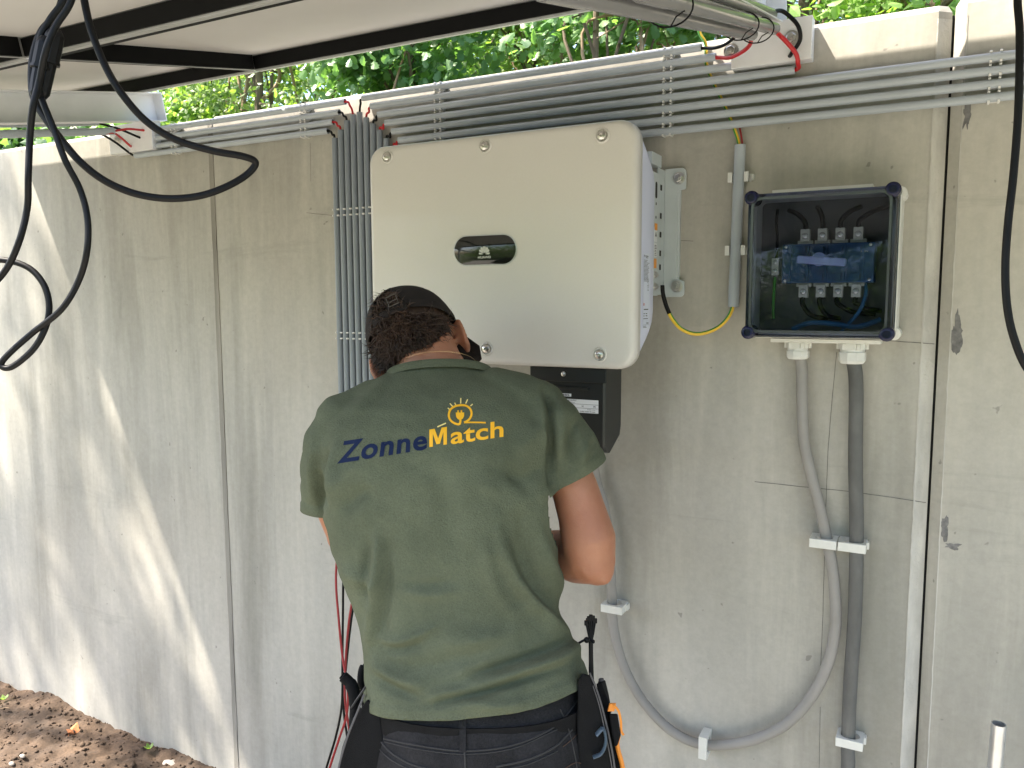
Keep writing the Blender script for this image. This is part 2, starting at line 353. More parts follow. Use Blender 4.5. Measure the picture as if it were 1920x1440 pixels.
def vnoise(x, y, seed=0):
    xi = np.floor(x).astype(int); yi = np.floor(y).astype(int); fx = x - xi; fy = y - yi
    fx = fx * fx * (3 - 2 * fx); fy = fy * fy * (3 - 2 * fy)
    def h(a, b):
        n = (a * 374761393 + b * 668265263 + seed * 1442695041) & 0x7fffffff; n = ((n ^ (n >> 13)) * 1274126177) & 0x7fffffff
        return ((n ^ (n >> 16)) & 0xffff) / 65535.0
    return (h(xi, yi) * (1 - fx) + h(xi + 1, yi) * fx) * (1 - fy) + (h(xi, yi + 1) * (1 - fx) + h(xi + 1, yi + 1) * fx) * fy
def fbm(x, y, o=5, seed=0):
    s = 0; a = 1; t = 0
    for i in range(o): s = s + a * vnoise(x, y, seed + i); t += a; a *= 0.55; x = x * 2.03; y = y * 2.03
    return s / t - 0.5

# ------------------------------------------------------------------ ground
WY = 1.75          # front face of the concrete wall
def ground_h(x, y):
    k = 1 / (1 + np.exp((x + 1.72) * 5.0))
    base = -0.09 + 0.205 * k
    return base + 0.05 * fbm(x * 2.2, y * 2.2, 3, 3) * 1.5 + 0.05 * fbm(x * 9, y * 9, 4, 9) + 0.02 * fbm(x * 40, y * 40, 3, 5)
def grid(x0, x1, y0, y1, st):
    xs = np.arange(x0, x1 + st / 2, st); ys = np.arange(y0, y1 + st / 2, st)
    X, Y = np.meshgrid(xs, ys); n, m = X.shape
    i = np.arange(n * m).reshape(n, m)
    F = np.stack([i[:-1, :-1], i[:-1, 1:], i[1:, 1:], i[1:, :-1]], -1).reshape(-1, 4)
    return X.ravel(), Y.ravel(), F
x, y, F = grid(-4.4, -1.2, 0.2, 1.86, 0.009)
z = ground_h(x, y)
g = fastmesh('ground', np.stack([x, y, z], 1), F, 'soil', smooth=True, kind='structure')
x, y, F = grid(-40, 40, -40, 60, 1.0)
zz = np.full_like(x, -0.16) + 0.05 * fbm(x * 0.3, y * 0.3)
g2 = fastmesh('lawn', np.stack([x, y, zz], 1), F, 'lawn', smooth=True, kind='structure')
x, y, F = grid(-1.25, 3.5, -3.5, 1.86, 0.04); z = ground_h(x, y) - 0.001
fastmesh('bounce_ground', np.stack([x, y, z], 1), F, 'bounce_gravel', smooth=True, kind='structure')  # unseen ground, added pale to throw light up under the roof
x, y, F = grid(-4.4, -1.2, -3.5, 0.22, 0.04); z = ground_h(x, y) - 0.002
fastmesh('bounce_ground', np.stack([x, y, z], 1), F, 'bounce_gravel', smooth=True, kind='structure')  # second unseen sheet of the added light-bouncing ground
# pebbles and crumbs of soil
V = []; Fs = []
ico = [(0, 0, 1), (1, 0, 0), (0, 1, 0), (-1, 0, 0), (0, -1, 0), (0, 0, -1)]; icf = [(0, 1, 2), (0, 2, 3), (0, 3, 4), (0, 4, 1), (5, 2, 1), (5, 3, 2), (5, 4, 3), (5, 1, 4)]
px_ = rng.uniform(-3.6, -1.4, 3800); py_ = rng.uniform(0.9, 1.75, 3800); hz = ground_h(px_, py_)
for i in range(3800):
    s = abs(rng.normal(0, 0.004)) + 0.002; q = rng.uniform(0.5, 1.2, 3) * s; a = rng.uniform(0, 6.28); ca, sa = math.cos(a), math.sin(a)
    k = len(V)
    for p in ico:
        X_, Y_, Z_ = p[0] * q[0], p[1] * q[1], p[2] * q[2]; V.append((px_[i] + ca * X_ - sa * Y_, py_[i] + sa * X_ + ca * Y_, hz[i] + Z_ + s * 0.2))
    Fs += [tuple(k + j for j in f) for f in icf]
o = fastmesh('soil_crumbs', np.array(V), np.array(Fs), 'soil', kind='stuff'); tag(o, 'loose crumbs of brown soil and small pebbles along the wall foot', 'soil')

# ------------------------------------------------------------------ concrete wall
wall = thing('concrete_wall', 'tall grey precast concrete panel wall carrying the equipment', 'wall', (0, WY, 0))
TOP = 2.165
def wall_panel(x0, x1, cl, cr_, top=TOP):
    """cl, cr_: chamfer width of the left / right vertical front edge"""
    g = G(); b = WY + 0.13; z0 = -0.3; ct = 0.012
    sec = [(x0, b), (x0, WY + cl * 0.9)] + ([(x0 + cl, WY)] if cl else []) + ([(x1 - cr_, WY)] if cr_ else []) + [(x1, WY + cr_ * 0.9), (x1, b)]
    n = len(sec)
    def ring(zv, ins):
        return [(min(max(p[0], x0 + ins), x1 - ins), max(p[1], WY + (ins if p[1] <= WY + 0.02 else 0)), zv) for p in sec]
    g.loft([ring(z0, 0), ring(top - ct, 0), ring(top, ct * 0.6)])
    return g.build('wall_panel', ['concrete'], wall, smooth=False)
wall_panel(-5.85, -3.90, 0.002, 0.002, 2.17)
wall_panel(-3.888, -1.938, 0.002, 0.003, 2.163)
wall_panel(-1.926, 0.0055, 0.003, 0.0225)
wall_panel(0.0105, 1.955, 0.0185, 0.02, 2.172)
wall_panel(1.975, 3.92, 0.02, 0.002, 2.168)
def seam(xa, xb, mt, name, front=-0.0015, wob=0.0015, z1=2.15):
    g = G(); rings = []
    for i in range(120):
        z = -0.2 + (z1 + 0.2) * i / 119
        a = xa + wob * noise.noise(Vector((3.1, xa, z * 14))); b = xb + wob * noise.noise(Vector((9.7, xb, z * 17)))
        rings.append([(a, WY + front, z), (b, WY + front + 0.0006, z), (b, WY + 0.06, z), (a, WY + 0.06, z)])
    g.loft(rings); return g.build(name, [mt], wall, smooth=False)
seam(-1.9405, -1.9235, 'seam', 'mortar_joint', -0.0025, 0.003)
seam(-3.902, -3.886, 'seam', 'mortar_joint', -0.002, 0.002)
g = G(); g.box(0.0057, 0.0103, WY + 0.028, WY + 0.06, -0.2, 2.15); g.build('joint_foam', ['foam'], wall, smooth=False)
g = G(); g.box(1.9552, 1.9748, WY + 0.03, WY + 0.06, -0.2, 2.15); g.build('joint_foam', ['foam'], wall, smooth=False)
# chamfer skin: rough lighter edge and its chipped arris
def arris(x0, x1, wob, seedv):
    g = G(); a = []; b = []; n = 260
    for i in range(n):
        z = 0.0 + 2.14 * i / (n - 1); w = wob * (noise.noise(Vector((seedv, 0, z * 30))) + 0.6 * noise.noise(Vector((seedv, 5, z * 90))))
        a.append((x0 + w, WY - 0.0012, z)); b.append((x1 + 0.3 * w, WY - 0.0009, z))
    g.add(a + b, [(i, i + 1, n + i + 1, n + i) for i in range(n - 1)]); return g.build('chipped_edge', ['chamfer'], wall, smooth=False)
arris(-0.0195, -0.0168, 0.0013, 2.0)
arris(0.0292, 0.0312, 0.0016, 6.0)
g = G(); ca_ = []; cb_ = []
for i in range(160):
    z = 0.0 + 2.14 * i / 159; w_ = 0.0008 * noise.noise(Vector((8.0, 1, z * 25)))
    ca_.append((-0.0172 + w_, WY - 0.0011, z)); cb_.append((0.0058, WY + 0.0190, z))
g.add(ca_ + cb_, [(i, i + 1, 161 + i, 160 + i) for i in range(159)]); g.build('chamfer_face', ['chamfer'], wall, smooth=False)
# dark damp patches on the right panel edge
def patch(cx, cz, w, h, sd, name='damp_patch'):
    g = G(); n = 40; c = [(cx, WY - 0.0008, cz)]
    for i in range(n):
        a = 2 * math.pi * i / n; r = 1 + 0.7 * noise.noise(Vector((math.cos(a) * 1.6 + sd, math.sin(a) * 1.6, sd))) + 0.35 * noise.noise(Vector((math.cos(a) * 5 + sd, math.sin(a) * 5, sd)))
        c.append((max(cx + w * r * math.cos(a), 0.0305 if cx > 0 else -9), WY - 0.0008, cz + h * r * math.sin(a)))
    g.add(c, [(0, i + 1, (i + 1) % n + 1) for i in range(n)]); return g.build(name, [MT['damp']], wall, smooth=False)
MT['damp'] = mat('damp_concrete', (0.20, 0.195, 0.19), 0.85, var=0.25, vscale=60, tint=(0.13, 0.128, 0.13))
p = at(1789, 625, WY); patch(p.x + 0.004, p.z, 0.010, 0.033, 1.3)
p = at(1770, 990, WY); patch(p.x + 0.002, p.z, 0.007, 0.022, 4.1)
p = at(1813, 215, WY); patch(p.x, p.z, 0.006, 0.028, 7.7)
p = at(1776, 1022, WY); patch(p.x + 0.01, p.z, 0.013, 0.006, 3.3)
def line(pts, w=0.0013, name='pencil_line', m='pencil'):
    g = G(); P = [at(a, b, WY) for a, b in pts]; Q = []
    for i in range(len(P) - 1):
        for k in range(6): Q.append(P[i].lerp(P[i + 1], k / 6))
    Q.append(P[-1]); a = []; b = []
    for i, p in enumerate(Q):
        d = (Q[min(i + 1, len(Q) - 1)] - Q[max(i - 1, 0)]).normalized(); nrm = Vector((-d.z, 0, d.x)); j = 0.0006 * noise.noise(p * 40)
        a.append((p.x + nrm.x * (w / 2 + j), WY - 0.0006, p.z + nrm.z * (w / 2 + j))); b.append((p.x - nrm.x * (w / 2 - j), WY - 0.0006, p.z - nrm.z * (w / 2 - j)))
    n = len(a); g.add(a + b, [(i, i + 1, n + i + 1, n + i) for i in range(n - 1)]); g.build(name, [m], wall, smooth=False)
line([(1415, 903), (1500, 912), (1600, 922), (1736, 942)])
line([(1569, 660), (1561, 740), (1552, 850), (1547, 1000), (1543, 1150), (1538, 1270)], 0.001)
line([(1538, 1325), (1536, 1440)], 0.001)
line([(1640, 637), (1752, 645)], 0.0014)
line([(575, 399), (626, 404)], 0.0011)
line([(1272, 451), (1300, 452)], 0.001)
line([(582, 268), (583, 340)], 0.0009)

# ------------------------------------------------------------------ conduits on the wall
CY = WY - 0.018; CRAD = 0.0082
ordn = ['first', 'second', 'third', 'fourth', 'fifth', 'sixth', 'seventh', 'eighth', 'ninth', 'tenth', 'eleventh', 'twelfth']
def conduit(a, b, label, group=None, m='pvc', r=CRAD):
    o = G().pipe(a, b, r).build('conduit', [m]); tag(o, label, 'conduit', group); return o
ztop = [2.147 - 0.0236 * i for i in range(8)]
xl = [-1.349, -1.322, -1.299, -1.277, -1.256, -1.236, -1.214, -1.192]
xr = [-0.458, -0.427, -0.292, -0.268, 2.2, 2.2, 2.2, 2.2]
for i in range(8):
    tail = ['ending left of the right bracket', 'ending below the right bracket bolt', 'ending near the bracket corner', 'ending right below the bracket', 'first running on to the right edge', 'second running on to the right edge', 'third running on to the right edge', 'lowest, touching the inverter top'][i]
    conduit((xl[i], CY, ztop[i]), (xr[i], CY, ztop[i] + (0.001 if i > 3 else 0)), 'long grey conduit, %s from top, %s' % (ordn[i], tail), 'long horizontal conduits right of the vertical bundle')
zl = [2.145, 2.120, 2.097, 2.0755]; xls = [-2.172, -2.19, -2.243, -2.246]; xrs = [-1.407, -1.428, -1.449, -1.468]
for i in range(4):
    conduit((xls[i], CY, zl[i]), (xrs[i], CY, zl[i]), 'short grey horizontal conduit left of the vertical bundle, %s from the top' % ordn[i], 'short horizontal conduits left of the vertical bundle')
vx = [-1.446 + 0.0213 * i for i in range(12)]; vz = [2.054, 2.073, 2.095, 2.108, 2.112, 2.096, 2.078, 2.060, 2.037, 2.015, 1.99, 1.965]
for i in range(12):
    conduit((vx[i], CY, 1.20), (vx[i], CY, vz[i]), 'grey vertical conduit in the bundle, %s from the left%s' % (ordn[i], ', leading behind the inverter' if i > 4 else ''), 'vertical conduits left of the inverter', 'pvc_shaded')
# wires between conduit ends
def wire(pts, r, label, m, cat='cable', group=None, name='cable', n=8, seg=10, mf=None):
    o = G().tube(spline(pts, n), r, seg, mfun=mf).build(name, m if isinstance(m, list) else [m]); tag(o, label, cat, group); return o
for i in range(4):
    k = 3 - i; a = Vector((xrs[i] - 0.05, CY, zl[i])); b = Vector((vx[k], CY, vz[k] - 0.05))
    wire([a, (xrs[i] + 0.004, CY - 0.001, zl[i] - 0.001), (xrs[i] + 0.016, CY - 0.002, zl[i] - 0.012), (vx[k] - 0.001, CY, vz[k] + 0.004), b], 0.003,
         '%s cable bending from the %s short left conduit down into the %s vertical conduit' % ('red' if i % 2 == 0 else 'black', ordn[i], ordn[k]), 'red' if i % 2 == 0 else 'black', group='cables bending between conduit ends')
for i in range(8):
    k = 4 + i; a = Vector((xl[i] + 0.05, CY, ztop[i])); b = Vector((vx[k], CY, vz[k] - 0.05))
    wire([a, (xl[i] - 0.002, CY - 0.001, ztop[i] - 0.002), (xl[i] - 0.006, CY - 0.002, ztop[i] - 0.014), (vx[k] + 0.001, CY, vz[k] + 0.004), b], 0.003,
         '%s cable bending from the %s long right conduit down into the %s vertical conduit' % ('black' if i % 2 == 0 else 'red', ordn[i], ordn[k]), 'black' if i % 2 == 0 else 'red', group='cables bending between conduit ends')
# conduit clips: base block with two lips gripping the pipe
def make_clip():
    t = thing('conduit_clip', 'x', 'clip')
    g = G(); g.box(-0.010, 0.010, 0.0095, 0.0175, -0.0075, 0.0075); g.build('clip_base', ['clip'], t, smooth=False, bevel=0.0008)
    for s in (-1, 1):
        g = G(); g.prism([(0.010, 0.0086), (0.0, 0.0086), (-0.006, 0.0084), (-0.0078, 0.0066), (-0.0078, 0.0088), (-0.006, 0.0106), (0.0, 0.0108), (0.010, 0.0108)], (-0.0100, 0, 0), (0, 1, 0), (0, 0, s), (0.0040, 0, 0))
        g.prism([(0.010, 0.0086), (0.0, 0.0086), (-0.006, 0.0084), (-0.0078, 0.0066), (-0.0078, 0.0088), (-0.006, 0.0106), (0.0, 0.0108), (0.010, 0.0108)], (0.0060, 0, 0), (0, 1, 0), (0, 0, s), (0.0040, 0, 0))
        g.build('clip_lip', ['clip'], t, smooth=False)
    g = G(); g.box(0.010, 0.017, 0.012, 0.0175, -0.003, 0.003); g.build('clip_latch', ['clip'], t, smooth=False)
    return t
clip0 = make_clip(); first = [True]
def place_clip(x, z, label, vert=False):
    rot = (0, rad(90), 0) if vert else (0, 0, 0)
    if first[0]:
        first[0] = False; clip0.location = (x, CY, z); clip0.rotation_euler = rot; clip0['label'] = label; clip0['group'] = 'white clips holding the grey conduits'; return
    copy_thing(clip0, (x, CY, z), label, rot)
for xx, where in ((-1.114, 'in the column above the inverter'), (-0.529, 'in the column above the mounting bracket')):
    for i in range(8): place_clip(xx, ztop[i], 'white clip on the %s long horizontal conduit, %s' % (ordn[i], where))
for i in range(4, 8): place_clip(0.078, ztop[i] + 0.001, 'white clip at the right edge of the picture, %s one down' % ordn[i - 4])
for xx, where in ((-1.551, 'near the vertical bundle'), (-2.065, 'near the left bracket')):
    for i in range(4): place_clip(xx, zl[i], 'white clip on the %s short left conduit, %s' % (ordn[i], where))
for zz_, where in ((1.857, 'upper'), (1.525, 'lower')):
    for i in range(12): place_clip(vx[i], zz_, 'white clip in the %s row across the vertical bundle, %s from the left' % (where, ordn[i]), True)

# earth conduit between inverter and enclosure
conduit((-0.3785, CY, 1.604), (-0.3725, CY, 1.939), 'short vertical grey conduit between inverter and clear-lidded enclosure, holding the yellow-green wire', r=0.0115)
def make_big_clip(x, z, label):
    t = thing('saddle_clip', label, 'clip', (x, CY, z), 'saddle clips on the earth conduit')
    g = G(); X = x; g.box(X - 0.020, X + 0.024, CY + 0.012, CY + 0.0178, z - 0.008, z + 0.008); g.build('clip_base', ['clip'], t, smooth=False, bevel=0.001)
    for s in (-1, 1):
        g = G(); g.box(X + s * 0.0165 - 0.003, X + s * 0.0165 + 0.003, CY - 0.004, CY + 0.0118, z - 0.009, z + 0.009)
        g.box(X + s * 0.0165 - 0.0045, X + s * 0.0165 + 0.0045, CY - 0.0075, CY - 0.0042, z - 0.010, z + 0.010)
        g.build('clip_lip', ['clip'], t, smooth=False)
    g = G(); g.box(X + 0.0245, X + 0.029, CY + 0.004, CY + 0.0178, z - 0.006, z + 0.006); g.build('clip_latch', ['clip'], t, smooth=False)
make_big_clip(-0.374, 1.873, 'white saddle clip near the top of the earth conduit'); make_big_clip(-0.3765, 1.722, 'white saddle clip halfway down the earth conduit beside the enclosure')
MT['seq'] = None
stripe = lambda j: 1 if j % 12 in (3, 4, 5, 6) else 0
wire([at(1312, 40, 1.72), at(1312, 62, 1.735), (-0.452, 1.744, 2.155), at(1325, 122, 1.744), at(1341, 162, 1.744), at(1362, 205, 1.743), at(1380, 250, 1.736), at(1386, 275, 1.733), (-0.373, CY, 1.90)], 0.0036,
     'yellow-green earth wire passing behind the long conduits into the earth conduit', ['yellow', 'green'], 'wire', seg=12, mf=stripe)
wire([(-0.366, CY + 0.004, 1.90), at(1392, 273, 1.736), at(1389, 250, 1.737), at(1386, 236, 1.745)], 0.002, 'thin brownish wire beside the earth wire above the earth conduit', 'redd', 'wire')
earth2 = [(-0.3785, CY, 1.65), at(1373, 578, CY), at(1357, 605, 1.725), at(1332, 621, 1.715), at(1303, 626, 1.70), at(1278, 617, 1.69), at(1262, 600, 1.685), at(1254, 586, 1.68)]
wire(earth2, 0.0042, 'yellow-green earth wire hanging in a loop from the earth conduit to the inverter side', ['yellow', 'green'], 'wire', seg=12, mf=stripe)
t = thing('wire_lug', 'black shrink-sleeved cable lug screwed to the lower inverter side', 'cable lug', at(1247, 560, 1.68))
G().tube(spline([at(1255, 588, 1.68), at(1248, 570, 1.678), at(1243, 550, 1.672), at(1242, 535, 1.668)], 6), [0.0046] * 18 + [0.0042], 12).build('shrink_sleeve', ['black'], t)

# ------------------------------------------------------------------ inverter
IX0, IX1, IZ0, IZ1, IY = -1.159, -0.517, 1.481, 1.967, 1.50
icx, icz, iw, ih = (IX0 + IX1) / 2, (IZ0 + IZ1) / 2, (IX1 - IX0) / 2, (IZ1 - IZ0) / 2
inv = thing('solar_inverter', 'large cream wall-mounted solar inverter box with small dark oval display', 'inverter', (icx, WY, IZ0))
def rr(yv, ins, r): return [(icx + p[0], yv, icz + p[1]) for p in rrect(iw - ins, ih - ins, r, 8)]
def cover_rings(): return [rr(IY + 0.0, 0.016, 0.030), rr(IY + 0.0008, 0.010, 0.033), rr(IY + 0.003, 0.005, 0.036), rr(IY + 0.008, 0.0012, 0.039), rr(IY + 0.016, 0, 0.040), rr(IY + 0.034, 0, 0.040), rr(IY + 0.036, 0.003, 0.038)]
G().loft(cover_rings()).build('front_cover', ['inv'], inv, ang=60)
G().loft([rr(IY + 0.0362, 0.0025, 0.04), rr(IY + 0.06, 0.002, 0.06), rr(IY + 0.09, 0.002, 0.085), rr(IY + 0.122, 0.003, 0.11), rr(IY + 0.134, 0.008, 0.12), rr(IY + 0.140, 0.020, 0.12)]).build('rear_housing', ['invside'], inv, ang=60)
g = G()
for i in range(26): g.box(icx - 0.27 + i * 0.0215, icx - 0.266 + i * 0.0215, IY + 0.1402, IY + 0.19, icz - 0.19, icz + 0.19)
g.build('heat_sink', ['plate'], inv, smooth=False)
def bolt_hex(c, n, r, parent, washer=1.45, name='bolt', head='hex'):
    c = Vector(c); n = Vector(n).normalized(); a = Vector((0, 0, 1)) if abs(n.z) < 0.8 else Vector((1, 0, 0)); U = n.cross(a).normalized(); V_ = n.cross(U)
    g = G()
    def ring(d, q, k=24): return [c + n * d + U * (q * math.cos(2 * math.pi * j / k)) + V_ * (q * math.sin(2 * math.pi * j / k)) for j in range(k)]
    if head == 'hex':
        g.loft([ring(0, r * washer), ring(r * 0.18, r * washer), ring(r * 0.2, r * 1.2), ring(r * 0.4, r * 1.2)])
        h = lambda d, q: [c + n * d + U * (q * math.cos(math.pi * j / 3 + 0.3)) + V_ * (q * math.sin(math.pi * j / 3 + 0.3)) for j in range(6)]
        g.loft([h(r * 0.41, r), h(r * 0.95, r), h(r * 1.05, r * 0.86)])
        g.loft([ring(r * 1.051, r * 0.45, 12), ring(r * 1.4, r * 0.42, 12)])
    else:
        g.loft([ring(0, r * 1.05), ring(r * 0.10, r), ring(r * 0.45, r * 0.85), ring(r * 0.62, r * 0.5), ring(r * 0.66, r * 0.30), ring(r * 0.30, r * 0.27), ring(r * 0.29, r * 0.02)], caps=True)
    return g.build(name, ['bolt'], parent, ang=30)
for q in ((726, 294), (909, 274), (1129, 254), (722, 640), (912, 654), (1124, 665)):
    p = at(q[0], q[1], IY - 0.001)
    g = G(); k = 32
    def rg(d, q_): return [p + Vector((q_ * math.cos(2 * math.pi * j / k), d, q_ * math.sin(2 * math.pi * j / k))) for j in range(k)]
    g.loft([rg(0.0012, 0.0155), rg(-0.0010, 0.0145), rg(-0.0012, 0.0125), rg(0.0008, 0.0115), rg(0.0009, 0.002)], caps=True); dm = g.build('bolt_recess', ['inv'], inv, ang=60)
    bolt_hex(p + Vector((0, -0.0002, 0)), (0, -1, 0), 0.0098, inv, head='dome')
# display
p = at(909, 469, IY); dw, dh = 0.076, 0.031
def ov(w, h, yv, n=14):
    o = []; r = h; L_ = w - r
    for i in range(n + 1): a = rad(-90 + 180 * i / n); o.append((p.x + L_ + r * math.cos(a), yv, p.z + r * math.sin(a)))
    for i in range(n + 1): a = rad(90 + 180 * i / n); o.append((p.x - L_ + r * math.cos(a), yv, p.z + r * math.sin(a)))
    return o
G().loft([ov(dw + 0.002, dh + 0.002, IY + 0.001), ov(dw + 0.002, dh + 0.002, IY - 0.0012), ov(dw, dh, IY - 0.0016)]).build('display_rim', ['frameo'], inv)
disp = G().loft([ov(dw - 0.0006, dh - 0.0006, IY - 0.001), ov(dw - 0.0006, dh - 0.0006, IY - 0.0018), ov(dw - 0.0014, dh - 0.0014, IY - 0.0022)]).build('display_window', ['darkglass'], inv)
g = G(); LC = Vector((p.x, IY - 0.0026, p.z - 0.008))
for i, (a, ln, wd) in enumerate(((84, 1.0, .19), (62, .98, .19), (38, .9, .17), (10, .78, .14), (96, 1.0, .19), (118, .98, .19), (142, .9, .17), (170, .78, .14))):
    a = rad(a); d = Vector((math.cos(a), 0, math.sin(a))); n_ = Vector((-d.z, 0, d.x)); R_ = 0.0165
    base = LC + d * R_ * 0.16 + Vector((0, 0, -0.001)); pts = [(0, 0)]
    poly = [(0.0, 0.0), (0.45, -wd * 0.7), (0.75, -wd), (0.95, -wd * 0.6), (1.0, 0), (0.95, wd * 0.55), (0.75, wd * 0.8), (0.45, wd * 0.5)]
    g.add([base + d * (q[0] * R_ * ln * 0.86) + n_ * (q[1] * R_) for q in poly], [tuple(range(8))])
g.build('flower_emblem', ['white_print'], inv, smooth=False)

def text_mesh(txt, bold=0.0, shear=0.0, spacing=1.0):
    cu = bpy.data.curves.new('t', 'FONT'); cu.body = txt; cu.size = 1.0; cu.offset = bold; cu.shear = shear; cu.space_character = spacing; cu.resolution_u = 4
    ob = bpy.data.objects.new('t', cu); C.objects.link(ob); dg = bpy.context.evaluated_depsgraph_get(); dg.update()
    me = bpy.data.meshes.new_from_object(ob.evaluated_get(dg)); bpy.data.objects.remove(ob); bpy.data.curves.remove(cu)
    V_ = [tuple(v.co) for v in me.vertices]; F_ = [tuple(p_.vertices) for p_ in me.polygons]; bpy.data.meshes.remove(me)
    xs = [v[0] for v in V_]; x0 = min(xs); V_ = [(v[0] - x0, v[1]) for v in V_]
    return V_, F_, max(xs) - x0
def text_on(txt, O, U, V_, h, width=None, m='ink', parent=None, name='lettering', bold=0.0, centre=False):
    tv, tf, w = text_mesh(txt, bold); sx = (width / w) if width else h / 0.72; sy = h / 0.72; O = Vector(O); U = Vector(U); V_ = Vector(V_)
    k = -w * sx / 2 if centre else 0
    g = G(); g.add([O + U * (v[0] * sx + k) + V_ * (v[1] * sy) for v in tv], tf); return g.build(name, [m], parent, smooth=False)
text_on('HUAWEI', (LC.x, LC.y, LC.z - 0.0095), (1, 0, 0), (0, 0, 1), 0.0052, 0.031, 'white_print', inv, bold=0.015, centre=True)
# rating plate on the right side
def sideX(y, z):   # x of the housing side
    return IX1 - 0.002 + 0.0007
def side_pt(a, b):     # pixel to housing side
    k = ray(a, b); X_ = IX1 - 0.0013; 
    for _ in range(4):
        t_ = X_ / k[0]; P_ = Vector(k * t_) + Vector((0, 0, EYE)); X_ = sideX(P_.y, P_.z)
    return P_
g = G(); n = 8; a0, a1 = 1.552, 1.592; zt, zb = side_pt(1210, 475).z, side_pt(1205, 618).z
for i in range(n):
    ya, yb = a0 + (a1 - a0) * i / n, a0 + (a1 - a0) * (i + 1) / n
    g.add([(sideX(ya, 0), ya, zb), (sideX(yb, 0), yb, zb), (sideX(yb, 0), yb, zt), (sideX(ya, 0), ya, zt)], [(0, 1, 2, 3)])
lab = g.build('rating_label', ['stickerb'], inv, smooth=False)
g = G(); g2_ = G()
def sbar(gg, fy0, fy1, z, h):
    ya = a0 + (a1 - a0) * fy0; yb = a0 + (a1 - a0) * fy1
    gg.add([(sideX(ya, 0) + 0.0004, ya, z), (sideX(yb, 0) + 0.0004, yb, z), (sideX(yb, 0) + 0.0004, yb, z + h), (sideX(ya, 0) + 0.0004, ya, z + h)], [(0, 1, 2, 3)])
rz = random.Random(3); H_ = zt - zb
z_ = zt - 0.006
sbar(g, 0.10, 0.18, z_ - 0.001, 0.004); sbar(g, 0.25, 0.75, z_, 0.0016); sbar(g, 0.32, 0.72, z_ - 0.003, 0.0012)
for i in range(17):
    z_ = zt - 0.014 - i * 0.0026; e = rz.uniform(0.5, 0.95); x_ = 0.08
    while x_ < e:
        w_ = rz.uniform(0.05, 0.16); sbar(g, x_, min(x_ + w_, e), z_, 0.0009); x_ += w_ + 0.03
for i in range(9):
    for k in range(3):
        if rz.random() < 0.6: sbar(g, 0.62 + k * 0.1, 0.62 + k * 0.1 + rz.uniform(0.03, 0.07), zt - 0.05 - i * 0.003, 0.0016)
sbar(g2_, 0.06, 0.2, zb + 0.048, 0.005)
sbar(g, 0.12, 0.82, zb + 0.0395, 0.0018); sbar(g, 0.08, 0.28, zb + 0.031, 0.0016); sbar(g, 0.42, 0.66, zb + 0.031, 0.0016); sbar(g, 0.08, 0.24, zb + 0.0265, 0.0016); sbar(g, 0.42, 0.7, zb + 0.0265, 0.0016); sbar(g, 0.06, 0.78, zb + 0.021, 0.0013)
sbar(g, 0.58, 0.66, zb + 0.011, 0.003); sbar(g, 0.70, 0.9, zb + 0.0115, 0.0018); sbar(g, 0.05, 0.95, zb + 0.009, 0.0004); sbar(g, 0.05, 0.5, zb + 0.006, 0.0009); sbar(g, 0.05, 0.6, zb + 0.0035, 0.0009)
g.build('label_print', ['ink'], lab, smooth=False); g2_.build('label_print', ['redp'], lab, smooth=False)
# side mounting plate of the inverter (perpendicular to the wall)
XP = -0.527
sp = G().box(XP - 0.003, XP, 1.634, 1.675, 1.628, 1.884).box(XP - 0.02, XP - 0.0032, 1.634, 1.70, 1.90, 1.925).build('side_plate', ['plate'], inv, smooth=False, bevel=0.0006)
G().prism(rrect(0.006, 0.017, 0.0055), (XP + 0.0006, 1.655, 1.848), (0, 1, 0), (0, 0, 1), (-0.0005, 0, 0)).build('slot', ['bracket'], inv, smooth=False)
for zz_ in (1.82, 1.792): G().prism(rrect(0.0022, 0.003, 0.002), (XP + 0.0006, 1.655, zz_), (0, 1, 0), (0, 0, 1), (-0.0005, 0, 0)).build('hole', ['bracket'], inv, smooth=False)
st = G().box(XP + 0.0001, XP + 0.0008, 1.645, 1.663, 1.741, 1.772).build('warning_sticker', ['sticker'], inv, smooth=False)
G().box(XP + 0.0009, XP + 0.0012, 1.645, 1.663, 1.765, 1.779).build('sticker_band', ['orange'], st, smooth=False)
G().prism([(-0.004, -0.005), (0.004, -0.005), (0, 0.005)], (XP + 0.0014, 1.654, 1.757), (0, 1, 0), (0, 0, 1), (-0.0004, 0, 0)).build('warning_triangle', ['ink'], st, smooth=False)
st = G().box(XP + 0.0001, XP + 0.0008, 1.645, 1.663, 1.710, 1.738).build('text_sticker', ['sticker'], inv, smooth=False)
g = G()
for i in range(7): g.box(XP + 0.0009, XP + 0.0011, 1.647, 1.661 - rz.uniform(0, 0.004), 1.7125 + i * 0.0034, 1.7137 + i * 0.0034)
g.build('sticker_print', ['ink'], st, smooth=False)
G().box(XP + 0.0001, XP + 0.0008, 1.646, 1.662, 1.686, 1.706).build('orange_sticker', ['orange'], inv, smooth=False)
for (yy, zz_) in ((1.655, 1.672), (1.655, 1.647)): bolt_hex((XP, yy, zz_), (1, 0, 0), 0.0055, inv)
